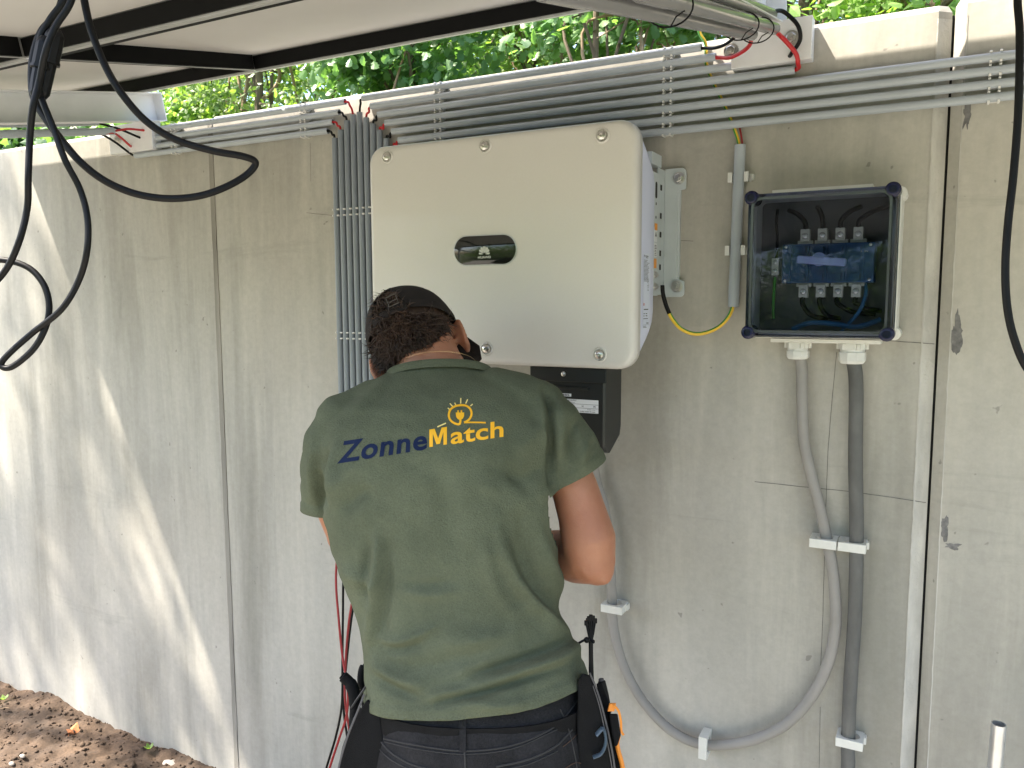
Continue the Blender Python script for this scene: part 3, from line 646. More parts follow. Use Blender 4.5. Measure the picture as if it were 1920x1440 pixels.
# black terminal cover under the inverter
TB = [at(1000, 690, 1.53), at(1132, 852, 1.53)]
tx0, tx1, tzt, tzb = -0.745, -0.590, 1.479, 1.300
def tring(xv, zt_=tzt):
    o = []; r = 0.028
    pts = [(1.53, zt_), (1.53, tzb + r)]
    for i in range(1, 7): a = rad(180 + 90 * i / 6); pts.append((1.53 + r + r * math.cos(a), tzb + 0.0 + r + r * math.sin(a)))
    pts += [(1.625, tzb + 0.03), (1.632, tzb + 0.05), (1.632, zt_)]
    return [(xv, a_, b_) for a_, b_ in pts]
tb = G().loft([tring(tx0), tring(tx1 - 0.004), [(tx1, p_[1] + 0.004 * (1 if p_[1] < 1.56 else -1), p_[2]) for p_ in tring(tx1)]]).build('terminal_cover', ['blackp'], inv, ang=40)
G().box(-0.757, -0.584, 1.522, 1.5295, 1.450, 1.4795).build('cover_lip', ['blackp'], tb, smooth=False, bevel=0.0015)
G().box(-0.72, -0.625, 1.5262, 1.5298, 1.4335, 1.4395).build('cover_ledge', ['blackp'], tb, smooth=False, bevel=0.001)
bolt_hex((-0.679, 1.5218, 1.466), (0, -1, 0), 0.0052, inv, head='dome')
lb = G().box(-0.745, -0.6035, 1.5290, 1.5299, 1.386, 1.4135).build('terminal_label', ['sticker'], inv, smooth=False)
G().box(-0.745, -0.6035, 1.5286, 1.5289, 1.4035, 1.4041).box(-0.745, -0.6035, 1.5286, 1.5289, 1.3955, 1.3961).build('label_rule', ['ink'], lb, smooth=False)
text_on('AC OUTPUT', (-0.672, 1.5285, 1.4095), (1, 0, 0), (0, 0, 1), 0.0030, 0.020, 'ink', lb, bold=0.01)
text_on('Torque', (-0.668, 1.5285, 1.4052), (1, 0, 0), (0, 0, 1), 0.0026, 0.012, 'ink', lb)
for s_, xx in (('L1', -0.735), ('L2', -0.662), ('N', -0.640), ('PE', -0.614)): text_on(s_, (xx, 1.5285, 1.3978), (1, 0, 0), (0, 0, 1), 0.004, None, 'ink', lb, bold=0.01)
text_on('WIRE 4 mm', (-0.628, 1.5285, 1.3922), (1, 0, 0), (0, 0, 1), 0.0022, 0.018, 'ink', lb); text_on('WIRE SIZE 95 mm', (-0.645, 1.5285, 1.3878), (1, 0, 0), (0, 0, 1), 0.0022, 0.035, 'ink', lb, bold=0.02)
lb2 = G().box(-0.70, -0.6645, 1.5290, 1.5299, 1.4185, 1.4245).build('terminal_label', ['sticker'], inv, smooth=False)
text_on('RS485', (-0.698, 1.5285, 1.4195), (1, 0, 0), (0, 0, 1), 0.004, 0.03, 'ink', lb2, bold=0.02)

# wall mounting bracket
mb = thing('mounting_bracket', 'pale zinc mounting bracket bolted to the wall at the right of the inverter', 'bracket', (-0.52, WY, 1.62))
br = G()
def arc(cx, cz, r, a0_, a1_, n=5): return [(cx + r * math.cos(rad(a0_ + (a1_ - a0_) * i / n)), cz + r * math.sin(rad(a0_ + (a1_ - a0_) * i / n))) for i in range(n + 1)]
outl = [(-0.534, 1.625)] + arc(-0.497, 1.635, 0.010, -90, 0) + arc(-0.491, 1.657, 0.004, 0, 90) + [(-0.499, 1.664), (-0.503, 1.668), (-0.505, 1.70), (-0.505, 1.845)] + [(-0.503, 1.852), (-0.499, 1.856)] + arc(-0.491, 1.861, 0.004, -90, 0) + arc(-0.497, 1.893, 0.010, 0, 90) + [(-0.534, 1.903)]
br.prism(outl, (0, WY - 0.012, 0), (1, 0, 0), (0, 0, 1), (0, 0.004, 0)); brp = br.build('wall_plate', ['plate'], mb, smooth=False, bevel=0.0008)
G().box(-0.5375, -0.5342, 1.690, WY - 0.0085, 1.63, 1.90).build('plate_flange', ['plate'], mb, smooth=False, bevel=0.0006)
g = G()
for zz_ in (1.86, 1.80, 1.76, 1.72, 1.69): g.box(-0.5338, -0.5333, 1.705, 1.716, zz_ - 0.006, zz_ + 0.006)
g.build('slots', ['bracket'], mb, smooth=False)
G().box(-0.53, -0.50, WY - 0.0078, WY - 0.0003, 1.64, 1.89).build('spacer', ['plate'], mb, smooth=False)
for q in ((1273, 334), (1269, 537)):
    bolt_hex(at(q[0], q[1], WY - 0.0125), (0, -1, 0), 0.0095, mb, washer=1.4)

# ------------------------------------------------------------------ switch enclosure
EX0, EX1, EZ0, EZ1 = -0.336, -0.060, 1.541, 1.829
enc = thing('switch_enclosure', 'square electrical enclosure with smoked clear lid, navy corner screws and blue switch inside', 'electrical box', ((EX0 + EX1) / 2, WY, EZ0))
ecx, ecz, ew, eh = (EX0 + EX1) / 2, (EZ0 + EZ1) / 2, (EX1 - EX0) / 2, (EZ1 - EZ0) / 2
def er(yv, ins, r): return [(ecx + p_[0], yv, ecz + p_[1]) for p_ in rrect(ew - ins, eh - ins, r, 5)]
# base tray: outer walls and inner cavity
G().loft([er(WY - 0.012, 0.012, 0.01), er(WY - 0.073, 0.012, 0.01), er(WY - 0.073, 0.006, 0.014), er(WY - 0.084, 0.005, 0.014), er(WY - 0.082, 0.002, 0.016), er(WY - 0.02, 0.0005, 0.016), er(WY - 0.0006, 0.0, 0.016)], caps=True).build('base_box', ['boxw'], enc, ang=35)
G().loft([er(WY - 0.0125, 0.0125, 0.01), er(WY - 0.018, 0.0125, 0.01)]).build('mounting_plate', ['inner'], enc)
g = G()
for sx, sz in ((1, 1), (1, -1)):
    g.tube([(ecx + sx * (ew - 0.006), WY - 0.0005, ecz + sz * (eh - 0.012)), (ecx + sx * (ew - 0.006), WY - 0.060, ecz + sz * (eh - 0.012))], 0.0125, 14)
g.box(ecx - 0.10, ecx + 0.085, WY - 0.060, WY - 0.001, EZ1 + 0.0005, EZ1 + 0.008)
g.box(ecx - 0.095, ecx + 0.11, WY - 0.060, WY - 0.001, EZ0 - 0.0085, EZ0 - 0.0005)
g.build('side_ribs', ['boxw'], enc, ang=40, bevel=0.001)
# lid: rim + face, about 5 cm deep
LY = 1.607
def lr(yv, ins, r): return [(ecx + p_[0] - 0.0, yv, ecz + p_[1]) for p_ in rrect(ew - ins, eh - ins, r, 6)]
lid = G().loft([lr(WY - 0.0845, 0.004, 0.018), lr(LY + 0.006, 0.0075, 0.018), lr(LY + 0.0015, 0.010, 0.018), lr(LY, 0.014, 0.016)], caps=False)
k_ = len(lid.v) - len(lr(0, 0, .01)); lid.f.append(tuple(range(k_, len(lid.v)))); lid.m.append(0)
lid = lid.build('clear_lid', ['lid'], enc, ang=50)
G().loft([lr(WY - 0.0848, 0.0045, 0.017), lr(WY - 0.0965, 0.0035, 0.018), lr(WY - 0.0968, 0.0085, 0.016), lr(WY - 0.0850, 0.0085, 0.016), lr(WY - 0.0848, 0.0045, 0.017)], caps=False).build('lid_gasket', ['lidrim'], enc, ang=40)
g = G()
rimr = lambda ins, yv: lr(yv, ins, 0.016)
g.loft([rimr(0.0145, LY - 0.0004), rimr(0.019, LY - 0.0004), rimr(0.019, LY + 0.002), rimr(0.0145, LY + 0.002), rimr(0.0145, LY - 0.0004)], caps=False); g.build('lid_edge', ['lidrim'], enc, smooth=False)
for sx in (-1, 1):
    for sz in (-1, 1):
        c_ = Vector((ecx + sx * (ew - 0.0145), LY - 0.011, ecz + sz * (eh - 0.0145))); k = 24
        def cr2(d, q): return [c_ + Vector((q * math.cos(2 * math.pi * j / k), d, q * math.sin(2 * math.pi * j / k))) for j in range(k)]
        G().loft([cr2(0.05, 0.0135), cr2(0.012, 0.0135), cr2(0.011, 0.0115), cr2(0.001, 0.0112), cr2(0, 0.0095), cr2(0.0002, 0.006), cr2(0.006, 0.0055), cr2(0.0061, 0.001)]).build('corner_screw', ['navy'], enc)
# contents
swb = G().box(-0.272, -0.104, 1.672, WY - 0.0185, 1.651, 1.727).build('switch_body', ['sw'], enc, smooth=False, bevel=0.002)
g = G()
for i in range(5): g.box(-0.258 + i * 0.033, -0.2545 + i * 0.033, 1.668, 1.6718, 1.655, 1.723)
for i in range(4):
    x_ = -0.25 + i * 0.033
    g.box(x_ + 0.002, x_ + 0.022, 1.669, 1.6718, 1.709, 1.721); g.box(x_ + 0.002, x_ + 0.022, 1.669, 1.6718, 1.656, 1.668)
g.build('switch_ribs', ['sw'], enc, smooth=False)
for sx, sz in ((-0.265, 1.722), (-0.112, 1.722), (-0.265, 1.656), (-0.112, 1.656)): bolt_hex((sx, 1.6715, sz), (0, -1, 0), 0.003, enc, head='dome', name='switch_screw')
text_on('I-ON', (-0.128, 1.6705, 1.708), (1, 0, 0), (0, 0, 1), 0.004, 0.012, 'white_print', enc)
hc = Vector((-0.201, 1.655, 1.700))
hd = G(); k = 24
hd.tube([hc + Vector((0, 0.017, -0.004)), hc + Vector((0, -0.006, -0.004))], 0.013, 20); hd.build('handle_hub', ['handle'], enc)
g = G(); g.obox(hc + Vector((0.006, -0.012, -0.008)), (0.044, 0.0, -0.004), (0, 0.010, 0), (0.0006, 0, 0.0075)); g.build('rotary_handle', ['handle'], enc, smooth=False, bevel=0.003)
rz = random.Random(5)
for i in range(4):
    x_ = -0.232 + i * 0.0322
    for up in (1, -1):
        zc = 1.690 + up * 0.0545
        tt = G().box(x_ - 0.0085, x_ + 0.0085, 1.684, 1.705, zc - 0.0125, zc + 0.0125).build('terminal', ['term'], enc, smooth=False, bevel=0.001)
        g = G(); g.box(x_ - 0.014, x_ + 0.014, 1.69, 1.71, zc - up * 0.0128 - 0.004, zc - up * 0.0128 + 0.003); g.build('terminal_barrier', ['term'], tt, smooth=False)
        bolt_hex((x_, 1.684, zc - 0.001), (0, -1, 0), 0.0058, tt, head='dome', name='screw')
        if up > 0:
            e_ = [(-0.02, 0.045), (-0.008, 0.048), (0.018, 0.045), (0.028, 0.043)][i]
            wz = [(x_, 1.69, zc + 0.006), (x_, 1.687, zc + 0.022), (x_ + e_[0] * 0.35, 1.688, zc + e_[1] * 0.75), (x_ + e_[0], 1.695, zc + e_[1]), (x_ + e_[0] * 1.8, 1.715, zc + e_[1] + 0.008)]
        else:
            e_ = [(0.02, -0.05), (0.016, -0.05), (0.03, -0.042), (0.02, -0.035)][i]
            wz = [(x_, 1.69, zc - 0.006), (x_ - 0.001, 1.687, zc - 0.022), (x_ + e_[0] * 0.3, 1.688, zc + e_[1] * 0.75), (x_ + e_[0], 1.695, zc + e_[1]), (x_ + e_[0] * 2.2, 1.71, zc + e_[1] - 0.004)]
        G().tube(spline(wz, 6), 0.0048, 10).build('inner_cable', ['black'], enc)
G().box(-0.295, -0.281, 1.69, 1.71, 1.668, 1.702).build('earth_terminal', ['term'], enc, smooth=False, bevel=0.001)
bolt_hex((-0.288, 1.69, 1.694), (0, -1, 0), 0.004, enc, head='dome', name='screw'); bolt_hex((-0.288, 1.69, 1.677), (0, -1, 0), 0.004, enc, head='dome', name='screw')
G().tube(spline([(-0.288, 1.70, 1.70), (-0.287, 1.70, 1.74), (-0.290, 1.70, 1.775), (-0.288, 1.70, 1.80)], 6), 0.003, 8).build('inner_cable', ['black'], enc)
G().tube(spline([(-0.289, 1.70, 1.665), (-0.291, 1.70, 1.62), (-0.290, 1.70, 1.58)], 8), 0.003, 12, mfun=lambda j: 1 if j < 5 else 0).build('earth_wire', ['yellow', 'green'], enc)
G().tube(spline([(-0.12, 1.70, 1.65), (-0.118, 1.69, 1.63), (-0.126, 1.685, 1.60), (-0.145, 1.69, 1.573), (-0.16, 1.70, 1.556)], 6), 0.0035, 8).build('blue_wire', ['bluew'], enc)
G().tube(spline([(-0.25, 1.69, 1.560), (-0.215, 1.68, 1.573), (-0.17, 1.68, 1.571), (-0.13, 1.68, 1.566), (-0.09, 1.69, 1.58)], 6), 0.005, 8).build('blue_wire', ['bluew'], enc)
# cable glands
def gland(x, r, drop, nameL):
    zt_ = EZ0 - 0.009; yv = WY - 0.032
    def hexr(z, q, k=6, rot=0.26): return [(x + q * math.cos(2 * math.pi * j / k + rot), yv + q * math.sin(2 * math.pi * j / k + rot), z) for j in range(k)]
    g = G(); g.loft([hexr(zt_, r * 1.15, 8), hexr(zt_ - 0.011, r * 1.15, 8)])
    for j in range(6):
        a = j * math.pi / 3; g.box(x + r * 1.13 * math.cos(a) - 0.003, x + r * 1.13 * math.cos(a) + 0.003, yv + r * 1.13 * math.sin(a) - 0.003, yv + r * 1.13 * math.sin(a) + 0.003, zt_ - 0.0115, zt_ - 0.0005)
    g.loft([hexr(zt_ - 0.0112, r * 0.98, 24), hexr(zt_ - 0.017, r * 0.98, 24)])
    gl = g.build('gland_body', ['boxw'], enc, ang=20)
    G().loft([hexr(zt_ - 0.0172, r * 1.1, 9), hexr(zt_ - 0.034 * drop, r * 1.1, 9), hexr(zt_ - 0.040 * drop, r * 0.92, 9), hexr(zt_ - 0.0405 * drop, r * 0.6, 9)]).build('gland_nut', ['boxw'], enc, ang=20)
    return Vector((x, yv, zt_ - 0.03))
ga = gland(-0.243, 0.0205, 0.85, 'a'); gb = gland(-0.140, 0.0235, 1.0, 'b')

# ------------------------------------------------------------------ big grey cables and their clips
loop_px = [(1503, 690), (1504, 760), (1508, 830), (1521, 890), (1536, 945), (1549, 1005), (1560, 1060), (1566, 1120), (1566, 1180), (1552, 1245), (1520, 1308), (1470, 1360), (1400, 1390), (1322, 1396), (1262, 1372), (1208, 1318), (1170, 1250), (1151, 1180), (1147, 1110), (1144, 1050), (1135, 960), (1115, 880)]
LP = [Vector((-0.243, WY - 0.032, 1.515))] + [at(a, b, WY - 0.026) for a, b in loop_px] + [Vector((-0.65, 1.66, 1.34)), Vector((-0.65, 1.64, 1.36))]
o = G().tube(spline(LP, 8), 0.0115, 18).build('supply_cable', ['cable']); tag(o, 'light grey cable looping down from the left gland and back up to the inverter', 'cable')
P2 = [Vector((-0.140, WY - 0.032, 1.51)), at(1605, 720, WY - 0.03), at(1604, 860, WY - 0.03), at(1606, 1000, WY - 0.03), at(1603, 1150, WY - 0.03), at(1594, 1290, WY - 0.03), at(1590, 1400, WY - 0.03), at(1588, 1500, WY - 0.03), Vector((-0.115, WY - 0.03, -0.12))]
o = G().tube(spline(P2, 8), 0.0138, 20).build('supply_cable', ['cable2']); tag(o, 'thick scuffed dark grey cable running straight down from the right gland', 'cable')
def block_clip(c, ang, label, r_=0.0132, w=0.052, hgt=0.018, dpt=0.047, n_hole=20):
    """white block standing out from the wall with a round hole along its local z; ang = turn about the wall normal"""
    t = thing('cable_clip', label, 'clip', c, 'white block clips holding the thick cables')
    cy = WY - 0.028; c = Vector((c[0], cy, c[2]))
    Z = Vector((math.sin(ang), 0, math.cos(ang))); X = Vector((math.cos(ang), 0, -math.sin(ang))); Y = Vector((0, 1, 0))
    g = G(); o_ = []; i_ = []
    for j in range(n_hole):
        a = 2 * math.pi * (j + 0.5) / n_hole; ca, sa = math.cos(a), math.sin(a)
        k = 1 / max(abs(ca) / (w / 2), abs(sa) / (dpt / 2)); ox, oy = ca * k, sa * k
        o_.append((ox, oy)); i_.append((ca * (r_ + 0.004), sa * (r_ + 0.0018)))
    def R_(l, h): return [c + X * a + Y * b + Z * h for a, b in l]
    # square the corners
    for j in range(n_hole):
        a, b = o_[j]
        if abs(abs(a) / (w / 2) - abs(b) / (dpt / 2)) < 0.35: o_[j] = (math.copysign(w / 2, a), math.copysign(dpt / 2, b))
    g.loft([R_(o_, -hgt / 2), R_(o_, hgt / 2), R_(i_, hgt / 2), R_(i_, -hgt / 2), R_(o_, -hgt / 2)], caps=False)
    g.build('clip_block', ['clipc'], t, smooth=False, bevel=0.0008)
    g = G(); g.obox(c + X * (w / 2 + 0.0022) + Y * 0.012, X * 0.002, Y * 0.008, Z * 0.007); g.build('clip_tongue', ['clipc'], t, smooth=False)
    g = G(); g.obox(c + Y * (dpt / 2 + 0.002), X * (w / 2 - 0.004), Y * 0.0015, Z * (hgt / 2 - 0.001)); g.build('clip_foot', ['clipc'], t, smooth=False)
p = at(1546, 1015, WY - 0.028); q = at(1604, 1020, WY - 0.028)
block_clip((p.x - 0.001, WY, p.z), 0.0, 'white block clip holding the looped light cable, left of the joined pair'); block_clip((p.x + 0.0535, WY, p.z), 0.0, 'white block clip holding the thick dark cable, right of the joined pair', r_=0.0145)
p = at(1148, 1136, WY - 0.028); block_clip((p.x + 0.006, WY, p.z), 0.0, 'white block clip on the looped cable below the elbow of the man')
p = at(1322, 1394, WY - 0.028); block_clip((p.x, WY, p.z), rad(90), 'white block clip turned upright at the bottom of the cable loop')
p = at(1590, 1385, WY - 0.028); block_clip((p.x + 0.004, WY, p.z), 0.0, 'white block clip at the lower end of the thick dark cable', r_=0.0145)

# stub of steel pipe, bottom right
t = thing('steel_pipe', 'short galvanised steel pipe standing up at the bottom right corner', 'pipe', (0.13, 1.62, -0.1))
p = at(1873, 1357, 1.62); g = G(); g.pipe((p.x - 0.02, 1.62, -0.12), p, 0.0125, 0.002, 20); g.build('pipe_tube', ['galv'], t)

# ------------------------------------------------------------------ brackets and rafters
TILT = rad(11.5); SD = Vector((0, math.cos(TILT), math.sin(TILT))); SN = Vector((0, -math.sin(TILT), math.cos(TILT)))
PL0 = Vector((0, 1.66, 2.28))     # a point of the panel underside plane
def on_plane(x, y, d=0.0):
    k = (y - PL0.y) / SD.y; return Vector((x, PL0.y, PL0.z)) + SD * k + SN * d
def wall_bracket(x0, x1, z0, z1, label, bolts):
    t = thing('roof_bracket', label, 'bracket', ((x0 + x1) / 2, WY, z0))
    G().box(x0, x1, WY - 0.034, WY - 0.001, z0, z1).build('bracket_body', ['whitem'], t, smooth=False, bevel=0.0015)
    for q in bolts: bolt_hex(at(q[0], q[1], WY - 0.0345), (0, -1, 0), 0.010, t, washer=1.5)
wall_bracket(-0.392, -0.236, 2.090, 2.172, 'white steel bracket on the wall top where the right beam rests', ((1371, 96), (1484, 72)))
wall_bracket(-2.345, -2.145, 2.085, 2.172, 'white steel bracket on the wall top under the left beam end', ((222, 262),))
def rafter(x0, x1, label):
    t = thing('roof_beam', label, 'beam', on_plane((x0 + x1) / 2, 1.72, -0.04))
    H2 = 0.041; a = on_plane(0, 1.735, -0.04 - H2).y; g = G()
    def bar(xa, xb, d0, d1, nm, y0=0.36, y1=1.74):
        g = G(); A = on_plane(0, y0); B = on_plane(0, y1); mid = (A + B) / 2; L_ = (B - A).length / 2
        c = Vector(((xa + xb) / 2, mid.y, mid.z)) + SN * ((d0 + d1) / 2)
        g.obox(c, (abs(xb - xa) / 2, 0, 0), SD * L_, SN * (abs(d1 - d0) / 2)); return g.build(nm, ['whitem'], t, smooth=False, bevel=0.0008)
    bar(x0, x0 + 0.003, -0.0385, -0.122, 'beam_web'); bar(x0 + 0.0031, x1, -0.0385, -0.0415, 'beam_flange'); bar(x0 + 0.0031, x1, -0.119, -0.122, 'beam_flange')
    bar(x0 + 0.0031, x1, -0.0416, -0.1189, 'beam_end', 1.737, 1.74)
rafter(-0.335, -0.292, 'white steel roof beam running above the glossy tubes to the right bracket')
rafter(-2.175, -2.132, 'white steel roof beam at the left ending above the wall')

# solar panels overhead
cols = [-2.925, -1.67, -0.37, 0.93, 2.23]; rows = [(1.052, 1.672), (0.395, 1.038)]
def solar_panel(x0, x1, y0, y1, label):
    c = on_plane((x0 + x1) / 2, (y0 + y1) / 2); t = thing('solar_panel', label, 'solar panel', c, 'solar panels of the roof overhead')
    hx = (x1 - x0) / 2; A = on_plane(0, y0); B = on_plane(0, y1); hy = (B - A).length / 2
    G().obox(c + SN * 0.001, (hx - 0.0105, 0, 0), SD * (hy - 0.0105), SN * 0.001).build('backsheet', ['backsheet'], t, smooth=False)
    G().obox(c + SN * 0.0042, (hx - 0.002, 0, 0), SD * (hy - 0.002), SN * 0.002).build('glass', ['glass'], t, smooth=False)
    for s in (-1, 1):
        G().obox(c + SD * (s * (hy - 0.0015)) - SN * 0.0165, (hx, 0, 0), SD * 0.0015, SN * 0.0205).build('frame_rail', ['frameo'], t, smooth=False)
        G().obox(c + SD * (s * (hy - 0.006)) - SN * 0.018, (hx - 0.003, 0, 0), SD * 0.0029, SN * 0.0165).build('frame_web', ['framei'], t, smooth=False)
        G().obox(c + SD * (s * (hy - 0.012) if s < 0 else hy + 0.0075) - SN * 0.0384, (hx - 0.0032, 0, 0), SD * 0.0085, SN * 0.0012).build('frame_flange', ['frameo' if s > 0 else 'framei'], t, smooth=False)
        G().obox(c + Vector((s * (hx - 0.0015), 0, 0)) - SN * 0.0165, (0.0015, 0, 0), SD * (hy - 0.0031), SN * 0.0203).build('frame_rail', ['frameo'], t, smooth=False)
        G().obox(c + Vector((s * (hx - 0.008), 0, 0)) - SN * 0.0165, (0.005, 0, 0), SD * (hy - 0.02), SN * 0.0200).build('frame_web', ['framei'], t, smooth=False)
    return t
pos_c = ['at the far left', 'left of the middle', 'above the inverter', 'at the far right']; pos_r = ['row nearest the wall', 'second row from the wall', 'third row, out over the viewer', 'rearmost row']
for r_i, (y0, y1) in enumerate(rows):
    for c_i in range(4):
        if True: solar_panel(cols[c_i] + 0.002, cols[c_i + 1] - 0.002, y0, y1, 'pale-backed solar panel seen from below, %s, %s' % (pos_r[r_i], pos_c[c_i]))
for xx, yy in ((-2.15, 0.45), (0.9, 0.45), (2.1, 1.2)):
    top = on_plane(xx, yy, -0.13); o = G().box(xx - 0.03, xx + 0.03, yy - 0.03, yy + 0.03, -0.15, top.z).build('roof_post', ['whitem'], smooth=False, bevel=0.002); tag(o, 'white square steel post carrying the solar roof, ' + {-2.15: 'left one behind the viewer', 0.9: 'right one behind the viewer', 2.1: 'one to the right by the wall'}[xx], 'post', 'posts of the solar roof')

# glossy tubes along the right beam
TD = Vector((0, math.cos(rad(13.2)), math.sin(rad(13.2))))
def roof_tube(e, L_, r, label, m='tube_gloss', d=TD, sleeves=()):
    e = Vector(e); t = thing('roof_tube', label, 'conduit', e, 'tubes strapped along the roof beams')
    G().pipe(e - d * L_, e, r, 0.0016, 18).build('tube', [m], t)
    for s in sleeves: G().pipe(e - d * (s + 0.09), e - d * s, r + 0.0012, 0.001, 18).build('tube_sleeve', [m], t)
    return e
e1 = roof_tube(at(1447, 27, 1.66), 2.3, 0.0110, 'uppermost glossy grey tube along the right roof beam, black wire at its end', sleeves=(1.5,))
e2 = roof_tube(at(1452, 54, 1.655), 2.3, 0.0115, 'shiny grey tube along the right beam, middle one, red wire at its end', sleeves=(0.72,))
e3 = roof_tube(at(1410, 65, 1.60), 2.3, 0.0110, 'lowest glossy grey tube along the right beam, red wire at its end', sleeves=(0.85,))
e4 = roof_tube(at(1385, 58, 1.60) , 2.3, 0.0105, 'rear grey tube along the right beam half hidden behind the lowest', sleeves=())
for s_, nm in ((0.06, 'nearest the wall'), (0.2, 'a hand away from the tube ends'), (0.62, 'farther up the tubes')):
    c_ = (e2 + e3) / 2 - TD * s_; g = G(); ring = []
    for j in range(25):
        a = 2 * math.pi * j / 24; ring.append(c_ + Vector((1, 0, 0)) * (0.030 * math.cos(a)) + TD.cross(Vector((1, 0, 0))) * (0.022 * math.sin(a)))
    g.tube(ring, 0.0012, 6); g.tube([ring[6], ring[6] + Vector((0.01, -0.01, 0.008)), ring[6] + Vector((0.022, -0.014, 0.012))], 0.001, 6)
    o = g.build('cable_tie', ['black']); tag(o, 'thin black cable tie round the glossy roof tubes, %s' % nm, 'cable tie', 'cable ties round the roof tubes')
wire([(xr[0] - 0.05, CY, ztop[0]), (xr[0] + 0.002, CY - 0.002, ztop[0] - 0.003), at(1340, 90, 1.71), at(1362, 82, 1.69), at(1380, 66, 1.66), e4 + Vector((0, -0.02, -0.004))], 0.0034, 'black cable bending from the end of the top conduit up to the roof tubes', 'black', group='cables bending up to the roof tubes')
wire([(xr[1] - 0.05, CY, ztop[1]), (xr[1] + 0.003, CY - 0.003, ztop[1] - 0.003), at(1368, 108, 1.70), at(1392, 97, 1.67), at(1407, 82, 1.64), e3 + Vector((0, -0.015, -0.002))], 0.0040, 'red cable bending from the second conduit up into the lowest roof tube', 'red', group='cables bending up to the roof tubes')
wire([(xr[2] - 0.05, CY, ztop[2]), (xr[2] + 0.004, CY - 0.001, ztop[2]), at(1486, 97, 1.70), at(1500, 75, 1.69), at(1497, 50, 1.68), at(1480, 30, 1.675), at(1463, 20, 1.665), e1 - TD * 0.03], 0.0040, 'black cable curving out of the uppermost roof tube round into the third conduit', 'black', group='cables bending up to the roof tubes')
wire([(xr[3] - 0.05, CY, ztop[3]), (xr[3] + 0.002, CY - 0.002, ztop[3]), at(1496, 118, 1.70), at(1492, 100, 1.69), at(1475, 79, 1.68), at(1462, 66, 1.67), e2 - TD * 0.03], 0.0044, 'red cable hanging from the shiny roof tube down into the fourth conduit', 'red', group='cables bending up to the roof tubes')
# left tubes
f1 = roof_tube(at(182, 229, 1.60), 2.0, 0.0105, 'upper grey tube along the left roof beam', 'pvc', SD)
f2 = roof_tube(at(212, 246, 1.62), 2.0, 0.0105, 'lower grey tube along the left roof beam', 'pvc', SD)
f3 = roof_tube(at(186, 246, 1.64), 2.0, 0.0095, 'rear grey tube along the left roof beam', 'pvc', SD)
for i, (e_, mtl, nm) in enumerate(((f2, 'red', 'red cable bridging from the left roof tubes into the top short conduit'), (f1, 'black', 'black cable bridging from the left roof tubes into the second short conduit'), (f2, 'red', 'red cable dropping from the left roof tubes into the third short conduit'), (f3, 'black', 'black cable dropping from the left roof tubes into the lowest short conduit'))):
    tgt = Vector((xls[i], CY, zl[i])); off = Vector((0.002 * i, 0, -0.003 * i)); mid = (e_ + tgt) / 2 + Vector((0.0, -0.01, 0.004))
    wire([e_ - SD * 0.03 + off, e_ + off, mid, tgt + Vector((-0.003, -0.001, 0)), tgt + Vector((0.05, 0, 0))], 0.0034, nm, mtl, group='cables bridging from the left roof tubes')

# ------------------------------------------------------------------ black cables hanging from the roof
def hang(pts, label, r=0.0031, group='black cables hanging from the roof at the left'):
    P = [dep(a, b, c) for a, b, c in pts]; o = G().tube(spline(P, 10), r, 12).build('hanging_cable', ['black']); tag(o, label, 'cable', group); return o
hang([(150, -60, .80), (158, 0, .80), (172, 60, .80), (198, 125, .80), (230, 178, .80), (275, 228, .81), (330, 262, .82), (400, 283, .83), (455, 293, .84), (479, 305, .85), (462, 328, .85), (420, 352, .84), (370, 368, .83), (310, 372, .82), (250, 362, .81), (195, 338, .80), (150, 303, .79), (115, 262, .79), (85, 222, .79), (66, 190, .79), (60, 160, .79), (62, 110, .79), (78, 60, .79), (110, 20, .79), (128, -50, .79)], 'black cable hanging in the large loop that swings farthest right', 0.0037)
hang([(140, -55, .77), (120, 0, .77), (95, 35, .77), (76, 70, .77), (70, 110, .77), (68, 150, .77), (80, 190, .77), (100, 240, .77), (122, 300, .77), (150, 355, .78), (164, 410, .78), (163, 470, .78), (148, 525, .79), (115, 580, .79), (60, 625, .80), (15, 665, .80), (2, 685, .80), (22, 688, .80), (62, 655, .80), (86, 612, .80), (92, 570, .80), (80, 530, .80), (50, 500, .80), (0, 487, .80), (-60, 492, .80)], 'black cable hanging down to the small knotted loop at the left edge', 0.0031)
hang([(150, -60, .75), (132, 5, .75), (104, 50, .75), (86, 95, .75), (74, 150, .76), (62, 200, .76), (56, 260, .77), (53, 330, .77), (51, 390, .78), (35, 455, .78), (8, 510, .79), (-40, 560, .79)], 'black cable hanging nearly straight down beside the left edge', 0.0031)
hang([(1912, -60, .78), (1908, 0, .78), (1912, 60, .78), (1911, 150, .78), (1908, 230, .78), (1900, 330, .78), (1890, 420, .78), (1885, 500, .78), (1888, 570, .78), (1900, 630, .78), (1925, 690, .78), (1970, 740, .78)], 'single black cable hanging along the right edge of the picture', 0.0036, None)
def plug(pts, label):
    t = thing('plug_connector', label, 'connector', dep(*pts[0]), 'black plug connectors on the hanging cables')
    P = spline([dep(*p_) for p_ in pts], 6); n = len(P)
    G().tube(P[:n // 2], [0.005 + 0.0035 * math.sin(min(1, i / 3) * 1.57) for i in range(n // 2)], 10).build('socket_body', ['black'], t)
    G().tube(P[n // 2:], [0.0068] * (n - n // 2 - 2) + [0.0055, 0.0042], 10).build('plug_body', ['black'], t)
    G().tube([P[n // 2 - 1], P[n // 2]], 0.0095, 10).build('lock_ring', ['black'], t)
plug([(104, 55, .772), (100, 85, .772), (92, 120, .772), (84, 155, .772), (77, 184, .772)], 'black plug connector on the hanging cables, right one of the joined pair')
